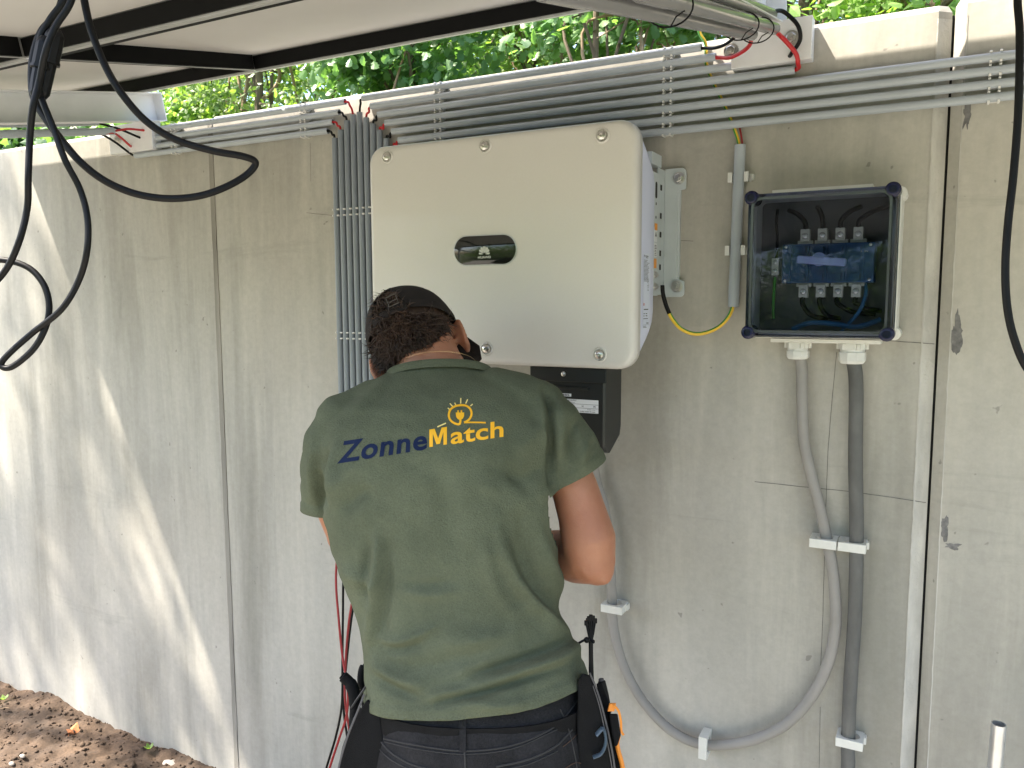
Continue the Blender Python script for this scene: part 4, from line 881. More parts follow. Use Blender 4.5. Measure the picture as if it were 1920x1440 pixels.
plug([(88, 70, .768), (82, 100, .768), (76, 130, .768), (71, 158, .768), (69, 184, .768)], 'black plug connector on the hanging cables, left one of the joined pair')

# red and black cables hanging behind the man
def low(pts, m, label, r=0.0032):
    wire([at(a, b, c) for a, b, c in pts], r, label, m, group='cables hanging behind the man at the left', name='hanging_cable')
low([(664, 830, 1.72), (650, 930, 1.70), (634, 1030, 1.66), (630, 1090, 1.64), (635, 1160, 1.62), (642, 1230, 1.60), (652, 1290, 1.58), (650, 1340, 1.58), (636, 1385, 1.58), (618, 1440, 1.58), (600, 1500, 1.58)], 'redd', 'red cable bowing out leftmost beside the shirt of the man')
low([(672, 830, 1.72), (656, 950, 1.69), (645, 1060, 1.66), (643, 1150, 1.64), (642, 1240, 1.62), (641, 1320, 1.60), (630, 1380, 1.60), (612, 1440, 1.60), (598, 1500, 1.60)], 'black', 'black cable hanging just right of the bowed red one')
low([(690, 830, 1.72), (680, 950, 1.70), (668, 1080, 1.68), (655, 1160, 1.66), (648, 1240, 1.64), (647, 1310, 1.62), (655, 1370, 1.62), (662, 1440, 1.62)], 'redd', 'dark red cable slanting down to cross the others')
low([(694, 830, 1.72), (684, 950, 1.70), (672, 1080, 1.69), (659, 1160, 1.67), (650, 1240, 1.65), (644, 1320, 1.63), (652, 1390, 1.63), (662, 1470, 1.63)], 'black', 'black cable slanting down alongside the dark red one')
# ------------------------------------------------------------------ the man
RH = Vector(_r); FH = Vector(_f); UP = Vector((0, 0, 1))
def eval_mods(me, mods):
    ob = bpy.data.objects.new('tmp', me); C.objects.link(ob)
    for typ, kw in mods:
        md = ob.modifiers.new('m', typ)
        for k, v in kw.items(): setattr(md, k, v)
    dg = bpy.context.evaluated_depsgraph_get(); dg.update()
    out = bpy.data.meshes.new_from_object(ob.evaluated_get(dg)); bpy.data.objects.remove(ob); return out
def fuse(g, voxel, it=6, fac=0.5):
    me = bpy.data.meshes.new('f'); me.from_pydata(g.v, [], g.f)
    bm = bmesh.new(); bm.from_mesh(me); bmesh.ops.recalc_face_normals(bm, faces=bm.faces); bm.to_mesh(me); bm.free()
    return eval_mods(me, [('REMESH', dict(mode='VOXEL', voxel_size=voxel, use_smooth_shade=True)), ('SMOOTH', dict(factor=fac, iterations=it))])
def finish(me, name, m, parent, label=None, mods=(), ang=None):
    off = rootloc(parent)
    n = len(me.vertices); c = np.empty(n * 3, np.float32); me.vertices.foreach_get('co', c); c = c.reshape(-1, 3) - np.array(off, np.float32)
    me.vertices.foreach_set('co', c.ravel()); me.materials.clear(); me.materials.append(MT[m]); me.polygons.foreach_set('use_smooth', [True] * len(me.polygons)); me.update()
    me.name = name; o = bpy.data.objects.new(name, me); C.objects.link(o); o.parent = parent
    for typ, kw in mods:
        md = o.modifiers.new('m', typ)
        for k, v in kw.items(): setattr(md, k, v)
    if label: o['label'] = label
    return o
foot = dep(895, 1400, 1.34); FZ = -0.085
man = thing('person', 'man seen from behind in olive green printed t-shirt, black cap and dark work trousers', 'person', (foot.x, foot.y, FZ))

def ring_px(y, xl, xr, c, db, df, n=36, pw=2.3, turn=0.0, tilt=0.0):
    """closed ring between two silhouette pixels; db/df: depth towards / away from the viewer"""
    A = dep(xl, y, c); B = dep(xr, y, c); M_ = (A + B) / 2; hw = (B - A).length / 2; X = (B - A).normalized(); o = []
    for j in range(n):
        a = 2 * math.pi * j / n; ca, sa = math.cos(a), math.sin(a)
        u = math.copysign(abs(ca) ** (2 / pw), ca); v = math.copysign(abs(sa) ** (2 / pw), sa)
        o.append(M_ + X * (hw * u) + FH * ((df if v > 0 else db) * v) + UP * (tilt * v))
    return o

# --- t-shirt -------------------------------------------------------
sg = G()
sg.loft([ring_px(*a) for a in (
    (1420, 700, 1100, 1.335, .128, .125), (1360, 688, 1104, 1.338, .130, .125), (1310, 685, 1103, 1.340, .131, .125), (1262, 683, 1099, 1.344, .128, .123), (1215, 685, 1081, 1.35, .120, .118),
    (1170, 680, 1056, 1.354, .112, .114), (1120, 664, 1043, 1.36, .110, .112), (1060, 640, 1043, 1.365, .115, .112), (1000, 619, 1050, 1.37, .121, .112),
    (940, 606, 1056, 1.375, .126, .110), (880, 600, 1054, 1.38, .127, .106), (830, 604, 1046, 1.385, .122, .10), (790, 617, 1042, 1.39, .113, .095), (757, 640, 1022, 1.395, .100, .085),
    (730, 672, 985, 1.405, .083, .072), (712, 702, 950, 1.415, .068, .062), (697, 728, 918, 1.425, .058, .058), (680, 748, 898, 1.435, .054, .056), (655, 758, 890, 1.45, .052, .056))])
# right sleeve, left sleeve
RS = [dep(985, 782, 1.395), dep(1030, 808, 1.385), dep(1062, 850, 1.378), dep(1081, 890, 1.375), dep(1096, 935, 1.372)]
sg.caps_chain(RS, [.062, .062, .058, .053, .053], 24)
LS = [dep(660, 800, 1.40), dep(632, 835, 1.41), dep(621, 885, 1.43), dep(618, 935, 1.45), dep(618, 985, 1.475)]
sg.caps_chain(LS, [.058, .060, .055, .052, .052], 24)
sg.caps_chain([dep(700, 752, 1.41), dep(650, 790, 1.405)], [.040, .055], 20); sg.caps_chain([dep(930, 735, 1.41), dep(1000, 765, 1.40)], [.045, .058], 20)
shirt = fuse(sg, 0.005, 10, 0.5)
nv = len(shirt.vertices); co_ = np.empty(nv * 3, np.float32); shirt.vertices.foreach_get('co', co_); co_ = co_.reshape(-1, 3).astype(float)
nn_ = np.empty(nv * 3, np.float32); shirt.vertices.foreach_get('normal', nn_); nn_ = nn_.reshape(-1, 3).astype(float)
qx, qy, qc = proj(co_)
def seg_dist(poly):
    best = np.full(nv, 1e9); par = np.zeros(nv); Ls = 0
    tot = sum(math.hypot(poly[i + 1][0] - poly[i][0], poly[i + 1][1] - poly[i][1]) for i in range(len(poly) - 1)); sgn = np.ones(nv)
    for i in range(len(poly) - 1):
        ax_, ay_ = poly[i]; bx, by = poly[i + 1]; dx, dy = bx - ax_, by - ay_; L_ = math.hypot(dx, dy)
        t = np.clip(((qx - ax_) * dx + (qy - ay_) * dy) / L_ ** 2, 0, 1); d = np.hypot(qx - ax_ - t * dx, qy - ay_ - t * dy)
        side = np.sign((qx - ax_) * dy - (qy - ay_) * dx); m_ = d < best
        best[m_] = d[m_]; par[m_] = (Ls + t[m_] * L_) / tot; sgn[m_] = side[m_]; Ls += L_
    return best, par, sgn
def sp2(poly, n=6): return [(p_.x, p_.y) for p_ in spline([(a, b, 0) for a, b in poly], n)]
backm = np.clip((-(nn_ @ np.array(FH)) + 0.35) * 2, 0, 1)   # folds live on the side that faces the viewer
disp = np.zeros(nv)
FOLDS = [  # polyline (px), width px, height m (+ ridge / - crease)
    ([(1022, 722), (1031, 770), (1033, 830), (1036, 915)], 7, -0.0085), ([(1008, 730), (1018, 790), (1020, 860)], 11, 0.003), ([(1046, 745), (1052, 800), (1050, 870)], 12, 0.0035),
    ([(612, 835), (604, 880), (606, 955)], 8, -0.008), ([(590, 830), (584, 880), (588, 940)], 8, 0.003), ([(630, 830), (622, 890), (626, 960)], 12, 0.004),
    ([(1010, 985), (1030, 1060), (1060, 1130), (1090, 1190)], 13, 0.006), ([(975, 960), (985, 1030), (1010, 1100), (1050, 1150), (1085, 1180)], 11, -0.005), ([(930, 975), (950, 1050), (985, 1110), (1030, 1160), (1075, 1205)], 14, 0.006),
    ([(960, 1000), (985, 1080), (1030, 1140)], 9, -0.004), ([(905, 990), (915, 1060), (940, 1120), (985, 1170)], 16, 0.003),
    ([(706, 1000), (706, 1060), (704, 1120), (697, 1180), (690, 1215)], 10, 0.0065), ([(722, 1010), (724, 1090), (716, 1170), (706, 1220)], 11, -0.004), ([(690, 1010), (683, 1080), (690, 1140)], 9, -0.004),
    ([(745, 1090), (800, 1098), (860, 1090)], 10, -0.0025), ([(740, 1105), (800, 1115), (870, 1112)], 11, 0.002),
    ([(700, 1196), (745, 1202), (790, 1188), (830, 1166)], 8, 0.0032), ([(705, 1212), (750, 1218), (800, 1203)], 9, -0.003),
    ([(1085, 1185), (1040, 1215), (970, 1240), (900, 1262), (850, 1283)], 11, -0.006), ([(1095, 1205), (1040, 1238), (970, 1262), (910, 1285)], 12, 0.0065), ([(1070, 1245), (1020, 1258), (960, 1280), (900, 1302), (860, 1310), (805, 1322)], 9, -0.0065),
    ([(800, 1312), (830, 1300), (880, 1292)], 8, 0.004), ([(830, 1325), (880, 1318), (930, 1322), (990, 1318)], 11, 0.004), ([(700, 1262), (740, 1292), (790, 1312)], 10, -0.004), ([(695, 1240), (735, 1268), (800, 1290)], 12, 0.004),
    ([(700, 1228), (770, 1250), (850, 1240), (930, 1215)], 16, -0.003), ([(820, 1205), (900, 1200), (980, 1180)], 18, 0.003),
    ([(1085, 780), (1070, 815), (1068, 870)], 9, -0.005), ([(1105, 815), (1092, 850), (1090, 885)], 8, 0.004), ([(1062, 760), (1075, 790), (1085, 840)], 10, 0.003),
    ([(960, 845), (990, 830), (1018, 800)], 20, 0.003), ([(950, 900), (990, 890), (1022, 860)], 16, -0.003), ([(1000, 930), (975, 900), (940, 870)], 14, -0.003),
    ([(625, 930), (650, 890), (680, 870)], 14, 0.003), ([(640, 960), (670, 930), (700, 915)], 14, -0.003), ([(740, 705), (700, 740), (655, 775)], 12, 0.002), ([(915, 705), (960, 730), (1005, 745)], 14, 0.0025), ([(735, 720), (690, 760)], 9, -0.002),
    ([(820, 870), (840, 960), (845, 1060)], 26, -0.003), ([(640, 1060), (680, 1090), (720, 1100)], 12, 0.003),
]
for poly, w, hh in FOLDS:
    d, t, sgn = seg_dist(sp2(poly)); env = np.sin(np.clip(t, 0.02, 0.98) * math.pi) ** 0.7
    disp += 2.6 * hh * env * np.exp(-(d / w) ** 2) * backm
nz_ = np.array([noise.fractal(Vector((p_[0] * 9, p_[1] * 9, p_[2] * 6)), 0.9, 2.1, 3) for p_ in co_])
nz2 = np.array([noise.noise(Vector((p_[0] * 30 + p_[2] * 22, p_[1] * 30, p_[2] * 38))) for p_ in co_])
disp += 0.0045 * nz_ + 0.0018 * nz2 * np.abs(nz2) * 2.2
co_ += nn_ * disp[:, None]
shirt.vertices.foreach_set('co', co_.astype(np.float32).ravel()); shirt.update()
def plane3(a, b, c, towards):
    n_ = (b - a).cross(c - a).normalized()
    if n_.dot(towards) < 0: n_ = -n_
    return a, n_
bm = bmesh.new(); bm.from_mesh(shirt)
def cut(bm, pl, near=None, rr_=0.0):
    a, n_ = pl
    if near is None: geom = bm.verts[:] + bm.edges[:] + bm.faces[:]
    else:
        vs = set(v for v in bm.verts if (v.co - near).length < rr_)
        geom = list(vs) + [e for e in bm.edges if e.verts[0] in vs and e.verts[1] in vs] + [f for f in bm.faces if all(v in vs for v in f.verts)]
    bmesh.ops.bisect_plane(bm, geom=geom, plane_co=a, plane_no=n_, clear_outer=True, dist=1e-5)
hem = plane3(dep(685, 1303, 1.34), dep(1104, 1262, 1.34), dep(890, 1350, 1.21), -UP)
cut(bm, hem)
rs_ax = (RS[4] - RS[2]).normalized()
rhem = plane3(dep(1133, 858, 1.385), dep(1034, 914, 1.385), dep(1088, 898, 1.32), rs_ax); cut(bm, rhem, RS[4], 0.092)
ls_ax = (LS[4] - LS[2]).normalized()
lhem = plane3(dep(566, 957, 1.45), dep(668, 964, 1.45), dep(618, 975, 1.39), ls_ax); cut(bm, lhem, LS[4], 0.090)
neck = plane3(dep(725, 706, 1.43), dep(922, 697, 1.43), dep(826, 678, 1.37), UP); cut(bm, neck)
bmesh.ops.delete(bm, geom=[v for v in bm.verts if not v.link_faces], context='VERTS')
# keep the biggest connected piece only
seen = set(); comps = []
for v in bm.verts:
    if v in seen: continue
    st = [v]; seen.add(v); cmp_ = []
    while st:
        a = st.pop(); cmp_.append(a)
        for e in a.link_edges:
            b_ = e.other_vert(a)
            if b_ not in seen: seen.add(b_); st.append(b_)
    comps.append(cmp_)
comps.sort(key=len); 
for cmp_ in comps[:-1]: bmesh.ops.delete(bm, geom=cmp_, context='VERTS')
# hem stitching groove
for v in bm.verts:
    for (a, n_), rng_, near in ((hem, 1.0, None), (rhem, 0.11, RS[3]), (lhem, 0.11, LS[3])):
        if near is not None and (v.co - near).length > rng_: continue
        d = (a - v.co).dot(n_)
        if -0.001 < d < 0.02: v.co += v.normal * (0.0010 - 0.0022 * math.exp(-((d - 0.019) / 0.0022) ** 2) + 0.0006)
        elif 0.02 <= d < 0.023: v.co -= v.normal * 0.001
bm.to_mesh(shirt); bvh = BVHTree.FromBMesh(bm); bm.free()
tee = finish(shirt, 't_shirt', 'shirt', man, mods=[('SOLIDIFY', dict(thickness=0.0022, offset=-1))])
# collar band
cg = G(); CP = []
cc = dep(824, 694, 1.43); ex = (dep(922, 697, 1.43) - dep(725, 706, 1.43)); hwn = ex.length / 2; ex.normalize(); ncol = neck[1]; ey = ncol.cross(ex).normalized()
if ey.dot(FH) < 0: ey = -ey
cc = (dep(725, 706, 1.43) + dep(922, 697, 1.43)) / 2
for r_i, (up_, rr_) in enumerate(((-0.009, 1.028), (-0.002, 1.022), (0.005, 1.0), (0.007, 0.975), (0.004, 0.965), (-0.008, 0.99), (-0.009, 1.028))):
    CP.append([cc + ex * (hwn * rr_ * math.cos(2 * math.pi * j / 48)) + ey * (0.0615 * rr_ * math.sin(2 * math.pi * j / 48)) + ncol * up_ for j in range(48)])
cg.loft(CP, caps=False); cg.build('collar', ['shirt'], tee, ang=80)

# --- printed lettering laid on the cloth ----------------------------
ORG = Vector((0, 0, EYE))
def lay(V2, F2, name, m, off=0.0009, maxe=4.5, parent=tee):
    """V2 in photograph pixels; drape the flat print on the cloth"""
    bm = bmesh.new(); vs = [bm.verts.new((a, b, 0)) for a, b in V2]
    for f in F2:
        try: bm.faces.new([vs[i] for i in f])
        except ValueError: pass
    bmesh.ops.triangulate(bm, faces=bm.faces)
    for _ in range(4):
        es = [e for e in bm.edges if e.calc_length() > maxe]
        if not es: break
        bmesh.ops.subdivide_edges(bm, edges=es, cuts=1); bmesh.ops.triangulate(bm, faces=bm.faces)
    for v in bm.verts:
        d = Vector(ray(v.co.x, v.co.y)).normalized(); h, nrm, idx, ds = bvh.ray_cast(ORG, d)
        v.co = (h - d * off) if h is not None else (ORG + d * 1.25)
    off_ = rootloc(parent)
    for v in bm.verts: v.co -= off_
    me = bpy.data.meshes.new(name); bm.to_mesh(me); bm.free(); me.materials.append(MT[m]); me.polygons.foreach_set('use_smooth', [True] * len(me.polygons))
    o = bpy.data.objects.new(name, me); C.objects.link(o); o.parent = parent; return o
def word(txt, bold, x0, y0, x1, y1, cap0, cap1, slant0, slant1, spacing, name, m, off=0.0009, grow=0.0):
    tv, tf, w = text_mesh(txt, bold, spacing=spacing); capu = 0.73; out = []
    for a, b in tv:
        t = a / w; h = (cap0 + (cap1 - cap0) * t) / capu; sl_ = slant0 + (slant1 - slant0) * t
        out.append((x0 + (x1 - x0) * t + b * h * sl_, y0 + (y1 - y0) * t - b * h))
    return lay(out, tf, name, m, off)
word('Zonne', 0.025, 632, 868, 801, 841, 42, 38, 0.26, 0.0, 1.08, 'print_lettering', 'navyp')
mp_ = [(0, 0), (0, 1), (.30, 1), (.50, .42), (.70, 1), (1, 1), (1, 0), (.80, 0), (.80, .74), (.60, .10), (.40, .10), (.20, .74), (.20, 0)]
mq = [(0, 1, 11, 12), (1, 2, 10, 11), (2, 3, 9, 10), (3, 4, 8, 9), (4, 5, 7, 8), (5, 6, 7)]
lay([(805 + a * 33, 838.5 - a * 5.3 - b * 33) for a, b in mp_], mq, 'print_lettering', 'yellp')
word('atch', 0.020, 845, 832.5, 944, 818, 32.5, 31, 0.0, 0.0, 1.03, 'print_lettering', 'yellp')
def stroke(pts, w):
    P = sp2(pts, 5) if len(pts) > 2 else pts; a = []; b = []
    for i, p_ in enumerate(P):
        q0 = P[max(i - 1, 0)]; q1 = P[min(i + 1, len(P) - 1)]; dx, dy = q1[0] - q0[0], q1[1] - q0[1]; L_ = math.hypot(dx, dy) or 1
        a.append((p_[0] - dy / L_ * w / 2, p_[1] + dx / L_ * w / 2)); b.append((p_[0] + dy / L_ * w / 2, p_[1] - dx / L_ * w / 2))
    n_ = len(P); return a + b, [(i, i + 1, n_ + i + 1, n_ + i) for i in range(n_ - 1)]
def crop6(pts): return [(600 + a / 4.8, 720 + b / 4.8) for a, b in pts]
V2 = []; F2 = []
def addst(pts, w):
    a, f = stroke(crop6(pts), w); k = len(V2); V2.extend(a); F2.extend([tuple(i + k for i in q) for q in f])
addst([(1263, 310), (1262, 345), (1250, 362), (1215, 355), (1178, 330), (1160, 290), (1168, 240), (1200, 208), (1250, 192), (1310, 194), (1350, 222), (1364, 265), (1350, 308), (1322, 334), (1296, 346)], 4.0)
addst([(1296, 347), (1400, 345), (1492, 348)], 3.0)
k = len(V2); V2 += crop6([(1222, 256), (1298, 256), (1297, 290), (1285, 312), (1268, 322), (1252, 322), (1236, 312), (1224, 290)]); F2.append(tuple(range(k, k + 8)))
for x_ in (1236, 1266): k = len(V2); V2 += crop6([(x_, 236), (x_ + 14, 236), (x_ + 14, 257), (x_, 257)]); F2.append((k, k + 1, k + 2, k + 3))
lay(V2, F2, 'bulb_emblem', 'yellp')
V2 = []; F2 = []
for a, b in (((1150, 215), (1165, 228)), ((1168, 174), (1194, 202)), ((1212, 168), (1222, 188)), ((1267, 126), (1266, 176)), ((1329, 138), (1311, 176)), ((1374, 180), (1354, 198))): addst([a, b], 2.2)
addst([(1056, 386), (1134, 352)], 2.4)
lay(V2, F2, 'bulb_rays', 'yellw')

# --- head frame ------------------------------------------------------
HC = dep(786, 656, 1.50)
er_ = (RH * math.cos(rad(24)) + UP * math.sin(rad(24))).normalized()
fw = (FH * math.cos(rad(26)) - UP * math.sin(rad(26)) + RH * 0.30).normalized(); fw = (fw - er_ * fw.dot(er_)).normalized(); hu = er_.cross(fw).normalized()
def H(x_, y_, z_): return HC + er_ * x_ + fw * y_ + hu * z_
# --- skin: one continuous body ---------------------------------------
bg_ = G(); ax3 = (er_, fw, hu)
bg_.ball(H(0, -0.008, 0.028), (0.074, 0.094, 0.088), ax3, 24, 16); bg_.ball(H(0, 0.030, -0.035), (0.060, 0.060, 0.075), ax3, 20, 14)
bg_.ball(H(0, 0.062, -0.085), (0.026, 0.024, 0.022), ax3); bg_.ball(H(0, 0.094, -0.018), (0.012, 0.018, 0.022), ax3); bg_.ball(H(0, 0.105, -0.030), (0.014, 0.012, 0.010), ax3)
bg_.ball(H(0, 0.082, -0.058), (0.022, 0.012, 0.007), ax3); bg_.ball(H(0, 0.080, -0.068), (0.019, 0.012, 0.006), ax3); bg_.ball(H(0, 0.078, 0.022), (0.05, 0.02, 0.012), ax3)
for s in (-1, 1):
    bg_.ball(H(s * 0.031, 0.074, 0.002), (0.012, 0.010, 0.010), ax3); bg_.ball(H(s * 0.045, 0.055, -0.03), (0.022, 0.025, 0.028), ax3)
    # ear: rim, lobe, bowl
    ec = H(s * 0.0765, -0.006, -0.012); P_ = []
    for i in range(13):
        a = rad(-110 + 250 * i / 12); P_.append(ec + hu * (0.030 * math.sin(a)) + fw * (-0.017 * math.cos(a)) + er_ * (s * (0.011 + 0.004 * math.cos(a))))
    bg_.caps_chain(P_, [0.0052] * 13, 10); bg_.ball(ec + er_ * (s * 0.005), (0.008, 0.014, 0.027), ax3, 14, 10); bg_.ball(ec - hu * 0.029 + er_ * (s * 0.008) + fw * 0.004, (0.0055, 0.008, 0.009), ax3, 12, 8)
NB = dep(822, 745, 1.405)
bg_.caps_chain([dep(824, 760, 1.43), dep(822, 705, 1.445), dep(812, 670, 1.455), H(0.004, -0.03, -0.055)], [.050, .054, .056, .056], 24)
bg_.caps_chain([dep(835, 800, 1.40), dep(860, 1100, 1.37), dep(890, 1380, 1.34)], [.075, .085, .095], 20)
bg_.caps_chain([dep(690, 805, 1.40), dep(820, 770, 1.40), dep(985, 795, 1.39)], [.042, .048, .042], 20)
# right arm
sh = dep(1000, 805, 1.39); elb = dep(1108, 1048, 1.375); hand_r = Vector((-0.655, 1.425, 1.235)); wr = elb + (dep(1036, 1034, 1.475) - elb).normalized() * 0.255; hand_r = wr + Vector((-0.03, 0.05, 0.06))
bg_.caps_chain([sh, dep(1050, 860, 1.385), dep(1077, 915, 1.378), dep(1092, 965, 1.373), dep(1103, 1010, 1.372), elb, dep(1119, 1064, 1.372)], [.040, .043, .0405, .0425, .0475, .0440, .031], 26)
bg_.caps_chain([dep(1122, 1058, 1.362), dep(1131, 1080, 1.360)], [.026, .0155], 16)
fa = (wr - elb)
bg_.caps_chain([elb, elb + fa * 0.15 - UP * 0.002, elb + fa * 0.33, elb + fa * 0.6, elb + fa * 0.85, wr], [.043, .045, .043, .035, .028, .026], 24)
# left arm
shl = dep(668, 815, 1.40); ell = dep(652, 1000, 1.56); hand_l = Vector((-0.80, 1.42, 1.20)); wl = ell + (hand_l - ell).normalized() * 0.25
bg_.caps_chain([shl, dep(636, 870, 1.43), dep(628, 930, 1.475), ell], [.048, .046, .043, .040], 22)
fb = wl - ell; bg_.caps_chain([ell, ell + fb * 0.3, ell + fb * 0.7, wl], [.042, .041, .031, .026], 22)
def hand(w_, dirv, palm_n, s):
    d = Vector(dirv).normalized(); pn = (Vector(palm_n) - d * Vector(palm_n).dot(d)).normalized(); sd = d.cross(pn).normalized() * s
    for k in range(4):
        off_ = (k - 1.5) * 0.019; base = w_ + d * 0.075 + sd * off_; bg_.caps_chain([w_ + sd * off_ * 0.55 + d * 0.005, w_ + d * 0.045 + sd * off_ * 0.9, base], [.015, .0135, .0110], 12)
        L1, L2, L3 = [(0.036, 0.022, 0.018), (0.042, 0.026, 0.020), (0.038, 0.024, 0.019), (0.030, 0.018, 0.016)][k]
        p1 = base + (d * 0.85 + pn * 0.5).normalized() * L1; p2 = p1 + (d * 0.35 + pn * 0.93).normalized() * L2; p3 = p2 + (d * -0.15 + pn).normalized() * L3
        bg_.caps_chain([base, p1, p2, p3], [.0092, .0085, .0078, .0068], 12)
    tb_ = w_ + d * 0.02 - sd * 0.024; bg_.caps_chain([tb_, tb_ + (d * 0.6 - sd * 0.6 + pn * 0.4).normalized() * 0.036, tb_ + (d * 0.75 - sd * 0.35 + pn * 0.75).normalized() * 0.066, tb_ + (d * 0.8 - sd * 0.1 + pn * 0.95).normalized() * 0.088], [.0155, .0115, .0100, .0082], 12)
hand(wr, hand_r - elb + Vector((-0.1, 0.1, 0.12)), (-0.5, 0.3, -0.4), 1); hand(wl, hand_l - ell + Vector((0.15, 0.1, 0.15)), (0.5, 0.4, -0.3), -1)
# legs inside the trousers
PC = dep(895, 1430, 1.335); hipw = 0.095
for s in (-1, 1):
    hp = PC + RH * (s * hipw) - UP * 0.03; kn = hp + RH * (s * 0.035) + FH * 0.05; kn.z = (hp.z + FZ) * 0.5 + 0.02; an = Vector((kn.x, kn.y, FZ + 0.09)) - FH * 0.03 + RH * (s * 0.02)
    bg_.caps_chain([hp, kn, an, an + FH * 0.13 - UP * 0.055], [.075, .05, .036, .03], 16)
body = fuse(bg_, 0.0042, 5, 0.5)
finish(body, 'body', 'skin', man)
# --- trousers ----------------------------------------------------------
tg = G()
tg.loft([ring_px(*a) for a in ((1555, 690, 1108, 1.325, .118, .12), (1500, 688, 1106, 1.325, .125, .12), (1440, 690, 1103, 1.328, .127, .118), (1380, 697, 1098, 1.332, .120, .115), (1330, 703, 1094, 1.335, .112, .11), (1290, 708, 1088, 1.338, .105, .105), (1262, 712, 1082, 1.34, .10, .10))])
LEGS = []
for s in (-1, 1):
    hp = PC + RH * (s * 0.098) - UP * 0.06; kn = PC + RH * (s * 0.135) + FH * 0.045; kn.z = FZ + 0.47; an = kn + RH * (s * 0.01) - FH * 0.04; an.z = FZ + 0.10; mid_ = (hp + kn) / 2
    tg.caps_chain([hp, mid_, kn, (kn + an) / 2, an], [.098, .085, .070, .064, .062], 26); LEGS.append(an)
tr = fuse(tg, 0.006, 6, 0.5)
n2 = len(tr.vertices); tc_ = np.empty(n2 * 3, np.float32); tr.vertices.foreach_get('co', tc_); tc_ = tc_.reshape(-1, 3); tn = np.empty(n2 * 3, np.float32); tr.vertices.foreach_get('normal', tn); tn = tn.reshape(-1, 3)
dn = np.array([0.0045 * noise.fractal(Vector((p_[0] * 7, p_[1] * 7, p_[2] * 11)), 0.9, 2.1, 3) for p_ in tc_]); tc_ = tc_ + tn * dn[:, None].astype(np.float32)
tr.vertices.foreach_set('co', tc_.ravel()); tr.update()
bmt = bmesh.new(); bmt.from_mesh(tr); bvt = BVHTree.FromBMesh(bmt); bmt.free()
trs = finish(tr, 'trousers', 'trouser', man)
def on_tr(px, py, off=0.0012):
    d = Vector(ray(px, py)).normalized(); h, n_, i_, ds = bvt.ray_cast(ORG, d); return (h + n_ * off) if h is not None else None
def seamline(pts, r, m='seamt', name='seam', ry=0.45, off=0.0008):
    P = [on_tr(a, b, off) for a, b in sp2(pts, 6)]; P = [p_ for p_ in P if p_ is not None]
    if len(P) > 2: G().tube(P, r, 6).build(name, [m], trs)
seamline([(720, 1385), (780, 1397), (868, 1408), (960, 1398), (1040, 1362), (1085, 1310)], 0.0013); seamline([(722, 1391), (780, 1404), (868, 1414), (960, 1404), (1044, 1368)], 0.0008)
seamline([(1050, 1330), (1066, 1370), (1078, 1420), (1084, 1470)], 0.0012); seamline([(869, 1352), (871, 1400), (874, 1470)], 0.0016); seamline([(862, 1352), (864, 1408)], 0.0008)
seamline([(700, 1352), (712, 1385), (735, 1412), (780, 1436), (840, 1446)], 0.0015); seamline([(694, 1358), (704, 1392), (730, 1422), (775, 1446)], 0.0010)
seamline([(930, 1438), (990, 1424), (1040, 1400), (1072, 1368)], 0.0015); seamline([(925, 1446), (990, 1433), (1045, 1408)], 0.0009)
seamline([(1055, 1400), (1070, 1388), (1082, 1376)], 0.0008, 'stitchb'); seamline([(1060, 1440), (1078, 1430), (1092, 1432)], 0.0008, 'stitchb')
def strap_patch(cx, top, bot, w_, name):
    g = G(); L_ = []; R_ = []
    for i in range(9):
        y_ = top + (bot - top) * i / 8; a = on_tr(cx - w_ / 2, y_, 0.003); b = on_tr(cx + w_ / 2, y_, 0.003)
        if a is None or b is None: continue
        L_.append(a); R_.append(b)
    n_ = len(L_); g.add(L_ + R_, [(i, i + 1, n_ + i + 1, n_ + i) for i in range(n_ - 1)]); g.build(name, ['trouser'], trs, smooth=True)
strap_patch(868, 1350, 1410, 12, 'belt_loop')
# boots
for s, an in zip((-1, 1), LEGS):
    g = G(); g.loft([[an + RH * (0.05 * rx * math.cos(a)) + FH * (fy + ly * math.sin(a)) + UP * (z_ - 0.10) for a in [2 * math.pi * j / 18 for j in range(18)]] for z_, rx, fy, ly in ((0.002, 0.95, 0.05, 0.145), (0.03, 1.0, 0.05, 0.145), (0.06, 0.95, 0.03, 0.115), (0.10, 0.85, -0.005, 0.06), (0.16, 0.9, -0.01, 0.055))])
    g.build('boot', ['boot'], man)

